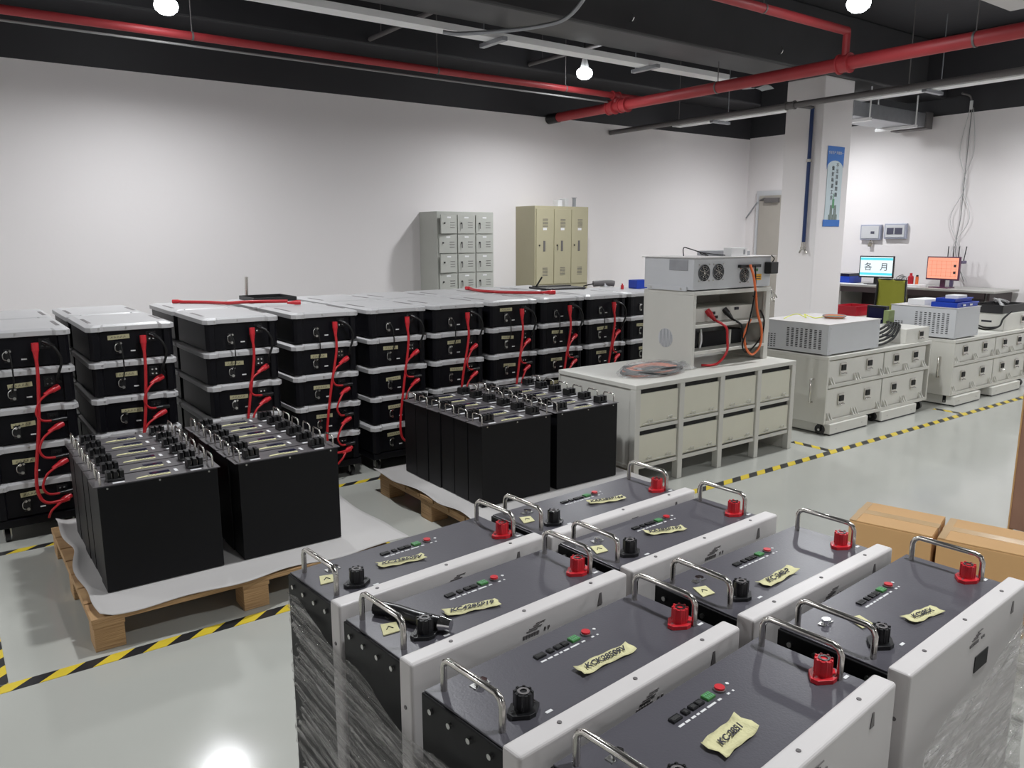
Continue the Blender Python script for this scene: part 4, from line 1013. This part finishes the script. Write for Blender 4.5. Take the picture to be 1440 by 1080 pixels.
for q in range(5):
    y = 3.62 + q * .05
    tag(MB().tube([(6.44, 3.49 + .022 * q, .672 + .03 * q), (6.58, 3.50 + .02 * q, .678 + .026 * q), (6.74, 3.51 + .02 * q, .715 + .024 * q), (6.88, 3.54 + .025 * q, .795 + .008 * q), (7.02, 3.62 + .03 * q, .796 + .004 * q), (7.14, 3.70 + .03 * q, .796)], .0105, 'black_cable').build('black_hose'), 'thick black cable across the near cart, %s' % ['nearest and lowest', 'second nearest', 'middle one', 'second farthest', 'farthest'][q], 'cable', 'thick black cables on the near cart')
t = thing('control_box', (7.24, 3.87, .6485), 0, 'dark screen unit behind the black cables between the carts', 'monitor')
MB().box(0, .06, 0, .19, 0, .285, 'black_plastic').build('bezel', t, .004)
MB().box(-.002, 0, .02, .17, .09, .265, 'lcd').build('screen', t)
tag(MB().box(6.98, 7.08, 3.70, 3.75, .80, .92, 'green_box').build('green_carton', bevel=.003), 'small olive green carton standing on the black cables', 'box')
ZJ = .632 + .295
t = thing('document_box', (7.70, 3.74, ZJ), R(-4), 'flat white box on the far vented instrument, left of blue trays', 'box')
MB().box(0, .30, 0, .17, 0, .055, 'paper').build('box_body', t, .003)
def tray(x, y, z, w, d_, h, lab, rz=0, m='blue_plastic'):
    t = thing('parts_tray', (x, y, z), R(rz), lab, 'tray')
    MB().box(0, w, 0, d_, 0, .006, m).box(0, w, 0, .008, .006, h, m).box(0, w, d_ - .008, d_, .006, h, m).box(0, .008, .008, d_ - .008, .006, h, m).box(w - .008, w, .008, d_ - .008, .006, h, m).box(-.008, w + .008, -.008, .0, h - .012, h, m).build('tray', t, .002)
    return t
t = tray(7.66, 3.42, ZJ, .42, .24, .045, 'lower of the two stacked blue trays on the far instrument')
MB().box(.1, .15, -.0095, -.008, .012, .028, 'paper').box(.24, .29, -.0095, -.008, .012, .028, 'paper').build('paper_tag', t)
tray(7.70, 3.46, ZJ + .046, .34, .18, .035, 'upper of the two stacked blue trays on the far instrument')
tag(MB().box(7.80, 7.98, 3.48, 3.6, ZJ + .053, ZJ + .105, 'paper').build('paper_stack', bevel=.003), 'white paper pack lying in the upper blue tray', 'paper')
t = tray(8.70, 3.44, .808, .56, .32, .085, 'black plastic crate on the white case at far right', 0, 'crate_black')
MB().box(.25, .258, .008, .312, .006, .08, 'crate_black').build('divider', t)
g = MB()
for q in range(5): g.tube([(8.85 + .03 * q, 3.5, .85), (8.95 + .02 * q, 3.58 + .02 * q, .93), (9.1, 3.55 + .03 * q, .90)], .012, 'grey_cable' if q % 2 else 'plastic_bag', 6)
tag(g.build('cable_bundle'), 'bundle of wrapped grey cable lying in the black crate', 'cable')
for q in range(2):
    tag(MB().tube([(8.2, 3.60 + .1 * q, .66), (8.25, 3.5 + .1 * q, .72), (8.4, 3.46, .69 - .02 * q), (8.6, 3.42, .69), (8.68, 3.42, .76), (8.80, 3.40, .83)], .009, 'black_cable').build('black_cable'), 'black cable looped on the far cart, %s' % ('nearer' if q == 0 else 'farther'), 'cable')
# red crate behind the near cart
t = tray(9.03, 5.20, 0.6205, .4, .30, .12, 'red plastic crate seen between the column and the far cart', 0, 'crate_red')
t2 = thing('side_table', (9.0, 5.08, 0), 0, 'pale low table under the red crate behind the carts', 'table')
MB().box(0, .48, 0, .5, .6, .62, 'cart_grey').build('table_top', t2, .003)
for lx in (.02, .43):
    for ly in (.02, .45): MB().box(lx, lx + .03, ly, ly + .03, 0, .6, 'cart_grey').build('leg', t2)

# ------------------------------------------------------------------ desk, chair, monitors
t = thing('office_desk', (9.78, 3.98, 0), 0, 'dark office desk against the right wall carrying two monitors', 'desk')
MB().box(0, .68, 0, 2.35, .93, .955, 'desk_edge').build('desk_top', t, .003)
MB().box(.05, .07, .12, 1.25, .35, .93, 'desk_dark').box(.02, .62, .05, .08, 0, .93, 'desk_dark').build('modesty_panel', t, .002)
MB().box(.03, .62, 1.9, 2.3, 0.0, .93, 'desk_edge').build('pedestal', t, .003)
MB().box(.0, .03, .10, 1.9, .86, .93, 'desk_dark').build('apron', t, .002)
MB().box(.55, .6, 1.25, 1.9, .1, .93, 'desk_dark').build('back_panel', t, .002)
def monitor(y0, y1, x, z0, z1, lab, mats, rz=0):
    t = thing('computer_monitor', (x, (y0 + y1) / 2, .955), R(rz), lab, 'monitor')
    h = (y0 - y1) / 2; b0 = z0 - .955; b1 = z1 - .955
    MB().box(0, .03, -h, h, b0, b1, mats[0]).build('bezel', t, .004)
    s_ = MB().box(-.002, 0, -h + .014, h - .014, b0 + .02, b1 - .014, mats[1]).build('screen', t)
    MB().box(.02, .04, -.03, .03, .01, b0 + .1, mats[0]).prism([(-.07, -.12), (.09, -.12), (.09, .12), (-.07, .12)], 0, .012, mats[0]).build('stand', t, .003)
    return t, s_, h, b0, b1
t, s_, h, b0, b1 = monitor(5.78, 5.33, 10.05, 1.04, 1.325, 'left monitor with a white and cyan screen on the desk', ('black_plastic', 'screen_white'), 5)
MB().box(-.004, -.002, -h + .014, h - .014, b1 - .055, b1 - .025, 'screen_cyan').box(-.004, -.002, -h + .014, h - .014, b0 + .035, b0 + .065, 'screen_cyan').build('screen_band', s_)
text('screen_text', '各', .11, 'ink', s_, FR((0, -1, 0), (0, 0, 1), (-.0045, .105, (b0 + b1) / 2 - .005)))
text('screen_text', '月', .11, 'ink', s_, FR((0, -1, 0), (0, 0, 1), (-.0045, -.105, (b0 + b1) / 2 - .005)))
t, s_, h, b0, b1 = monitor(4.885, 4.475, 10.0, 1.05, 1.335, 'right monitor with an orange screen on the desk', ('pink_frame', 'screen_orange'), -5)
g = MB()
for q in range(5): g.box(-.003, -.002, -h + .03, h - .03, b0 + .05 + q * .045, b0 + .052 + q * .045, 'screen_line')
for q in range(6): g.box(-.003, -.002, -h + .04 + q * .06, -h + .042 + q * .06, b0 + .04, b1 - .05, 'screen_line')
for q in (0, 1): g.box(-.0035, -.003, -h + .04, -h + .07, b0 + .08 + q * .08, b0 + .11 + q * .08, 'ink')
g.build('grid_lines', s_)
t = thing('wifi_router', (10.3, 4.7, .955), 0, 'dark router with four antennas behind the orange monitor', 'router')
MB().box(-.05, .07, -.13, .13, .29, .325, 'router').box(-.01, .02, -.02, .02, 0, .29, 'router').build('body', t, .005)
for q in range(4): MB().cyl((.05, -.10 + q * .065, .325), (.05, -.10 + q * .065 - .02 * (q == 0), .50), .006, 'black_plastic', 8).build('antenna', t)
t = thing('binder_tray', (9.95, 5.86, .955), 0, 'blue binder and tray at the left end of the desk', 'binder')
MB().box(0, .3, 0, .36, 0, .09, 'blue_plastic').box(.02, .28, .02, .2, .09, .13, 'lcd').build('binder', t, .004)
tag(MB().box(9.82, 9.94, 5.6, 6.0, .955, .962, 'paper').build('paper_sheets', bevel=.001), 'white papers near the left edge of the desk', 'paper')
tag(MB().box(9.84, 10.0, 4.86, 5.1, .955, .985, 'paper').build('paper_stack', bevel=.002), 'white paper stack on the desk left of the orange monitor', 'paper')
tag(MB().box(9.82, 9.93, 4.9, 5.2, .955, .96, 'paper').build('paper_sheets'), 'white paper sheet at the desk edge before the paper stack', 'paper')
t = thing('red_bottle', (10.02, 5.07, .955), 0, 'red bottle standing on the desk between the two monitors', 'bottle')
MB().cyl((0, 0, 0), (0, 0, .12), .034, 'crate_red').cyl((0, 0, .12), (0, 0, .14), .034, 'crate_red', 16, .015).build('bottle_body', t)
MB().cyl((0, 0, .14), (0, 0, .165), .016, 'red_plastic').build('bottle_cap', t)
tag(MB().cyl((10.0, 4.98, .955), (10.0, 4.98, 1.08), .018, 'orange_cable').cyl((10.0, 4.98, 1.08), (10.0, 4.98, 1.10), .014, 'ink').build('marker_pen'), 'orange bottle with black cap beside the red bottle', 'bottle')
g = MB()
for q in range(6): g.tube([(10.15, 5.12 + .03 * q, .958), (10.18, 5.15 + .02 * q, 1.03 + .01 * q), (10.15, 5.22 + .02 * q, 1.05), (10.12, 5.28, .97), (10.1, 5.2 + .02 * q, .962)], .004, 'black_cable' if q % 2 else 'white_cable', 6)
tag(g.build('cable_tangle'), 'tangle of thin wires on the desk between the monitors', 'cable')
# chair
t = thing('office_chair', (9.15, 4.81, 0), R(-8), 'office chair with a yellow green mesh back at the desk', 'chair')
n = 8; vs = []
for j in range(n + 1):
    for i in range(n + 1):
        u = i / n - .5; v = j / n
        vs.append((-.03 + .05 * math.cos(u * 2.4) - .05 + .03 * math.sin(v * 3), u * (.40 - .03 * v), .66 + .42 * v))
bk = MB().add(vs, [(j * (n + 1) + i, j * (n + 1) + i + 1, (j + 1) * (n + 1) + i + 1, (j + 1) * (n + 1) + i) for j in range(n) for i in range(n)], 'chair_green', True).build('backrest', t)
sm_ = bk.modifiers.new('t', 'SOLIDIFY'); sm_.thickness = .015
MB().tube([vs[0], vs[n * (n + 1)], vs[n * (n + 1) + 4], vs[n * (n + 1) + n], vs[n]], .014, 'black_plastic', 8, curve=False).build('back_frame', t)
MB().prism([(0, -.22), (.42, -.24), (.46, -.2), (.46, .2), (.42, .24), (0, .22)], .50, .57, 'crate_black').build('seat', t, .02)
MB().cyl((.22, 0, .12), (.22, 0, .5), .025, 'pipe_grey').box(-.04, .2, -.03, .03, .48, .50, 'black_plastic').tube([(-.02, 0, .49), (-.07, 0, .55), (-.07, 0, .72)], .02, 'black_plastic').build('post', t)
for q in range(5):
    a = q * 2 * PI / 5
    lg = MB().tube([(.22, 0, .12), (.22 + .26 * math.cos(a), .26 * math.sin(a), .075)], .018, 'black_plastic', 8, curve=False).build('leg', t)
    MB().cyl((.22 + .26 * math.cos(a), .26 * math.sin(a) - .012, .028), (.22 + .26 * math.cos(a), .26 * math.sin(a) + .012, .028), .028, 'black_plastic', 14).build('caster_wheel', lg)

# ------------------------------------------------------------------ cartons
def carton(x, y, w, d_, h, rz, lab, name='cardboard_box'):
    t = thing(name, (x, y, 0), R(rz), lab, 'box', 'brown cardboard boxes')
    MB().box(0, w, 0, d_, 0, h - .006, 'carton').build('box_body', t, .004)
    MB().box(.001, w / 2 - .003, .001, d_ - .001, h - .006, h, 'carton').build('flap', t, .002)
    MB().box(w / 2 + .003, w - .001, .001, d_ - .001, h - .006, h, 'carton').build('flap', t, .002)
    MB().box(w / 2 - .028, w / 2 + .028, -.0008, d_ + .0008, h, h + .0008, 'carton_tape').box(w / 2 - .028, w / 2 + .028, -.0012, -.0002, h - .08, h, 'carton_tape').build('packing_tape', t)
    MB().box(-.001, w * .98, d_ - .03, d_ - .002, h + .0002, h + .001, 'carton_tape').build('edge_tape', t)
    return t
carton(3.275, 1.465, .30, .335, .35, 15.5, 'brown cardboard box on the right, left one of the two')
carton(3.37, 1.12, .30, .34, .35, 15.5, 'brown cardboard box on the right, nearer the picture edge')
t = thing('wooden_panel', (4.6, 1.29, 0), 0, 'reddish brown upright wooden panel at the right picture edge', 'panel')
MB().box(0, .06, 0, .375, 0.02, .81, 'wood_brown').build('board', t, .003)
MB().box(-.004, .064, .372, .380, 0.0, .812, 'carton').build('edge_strip', t, .001)
MB().box(-.10, .16, .03, .07, 0, .02, 'wood_brown').build('foot', t)
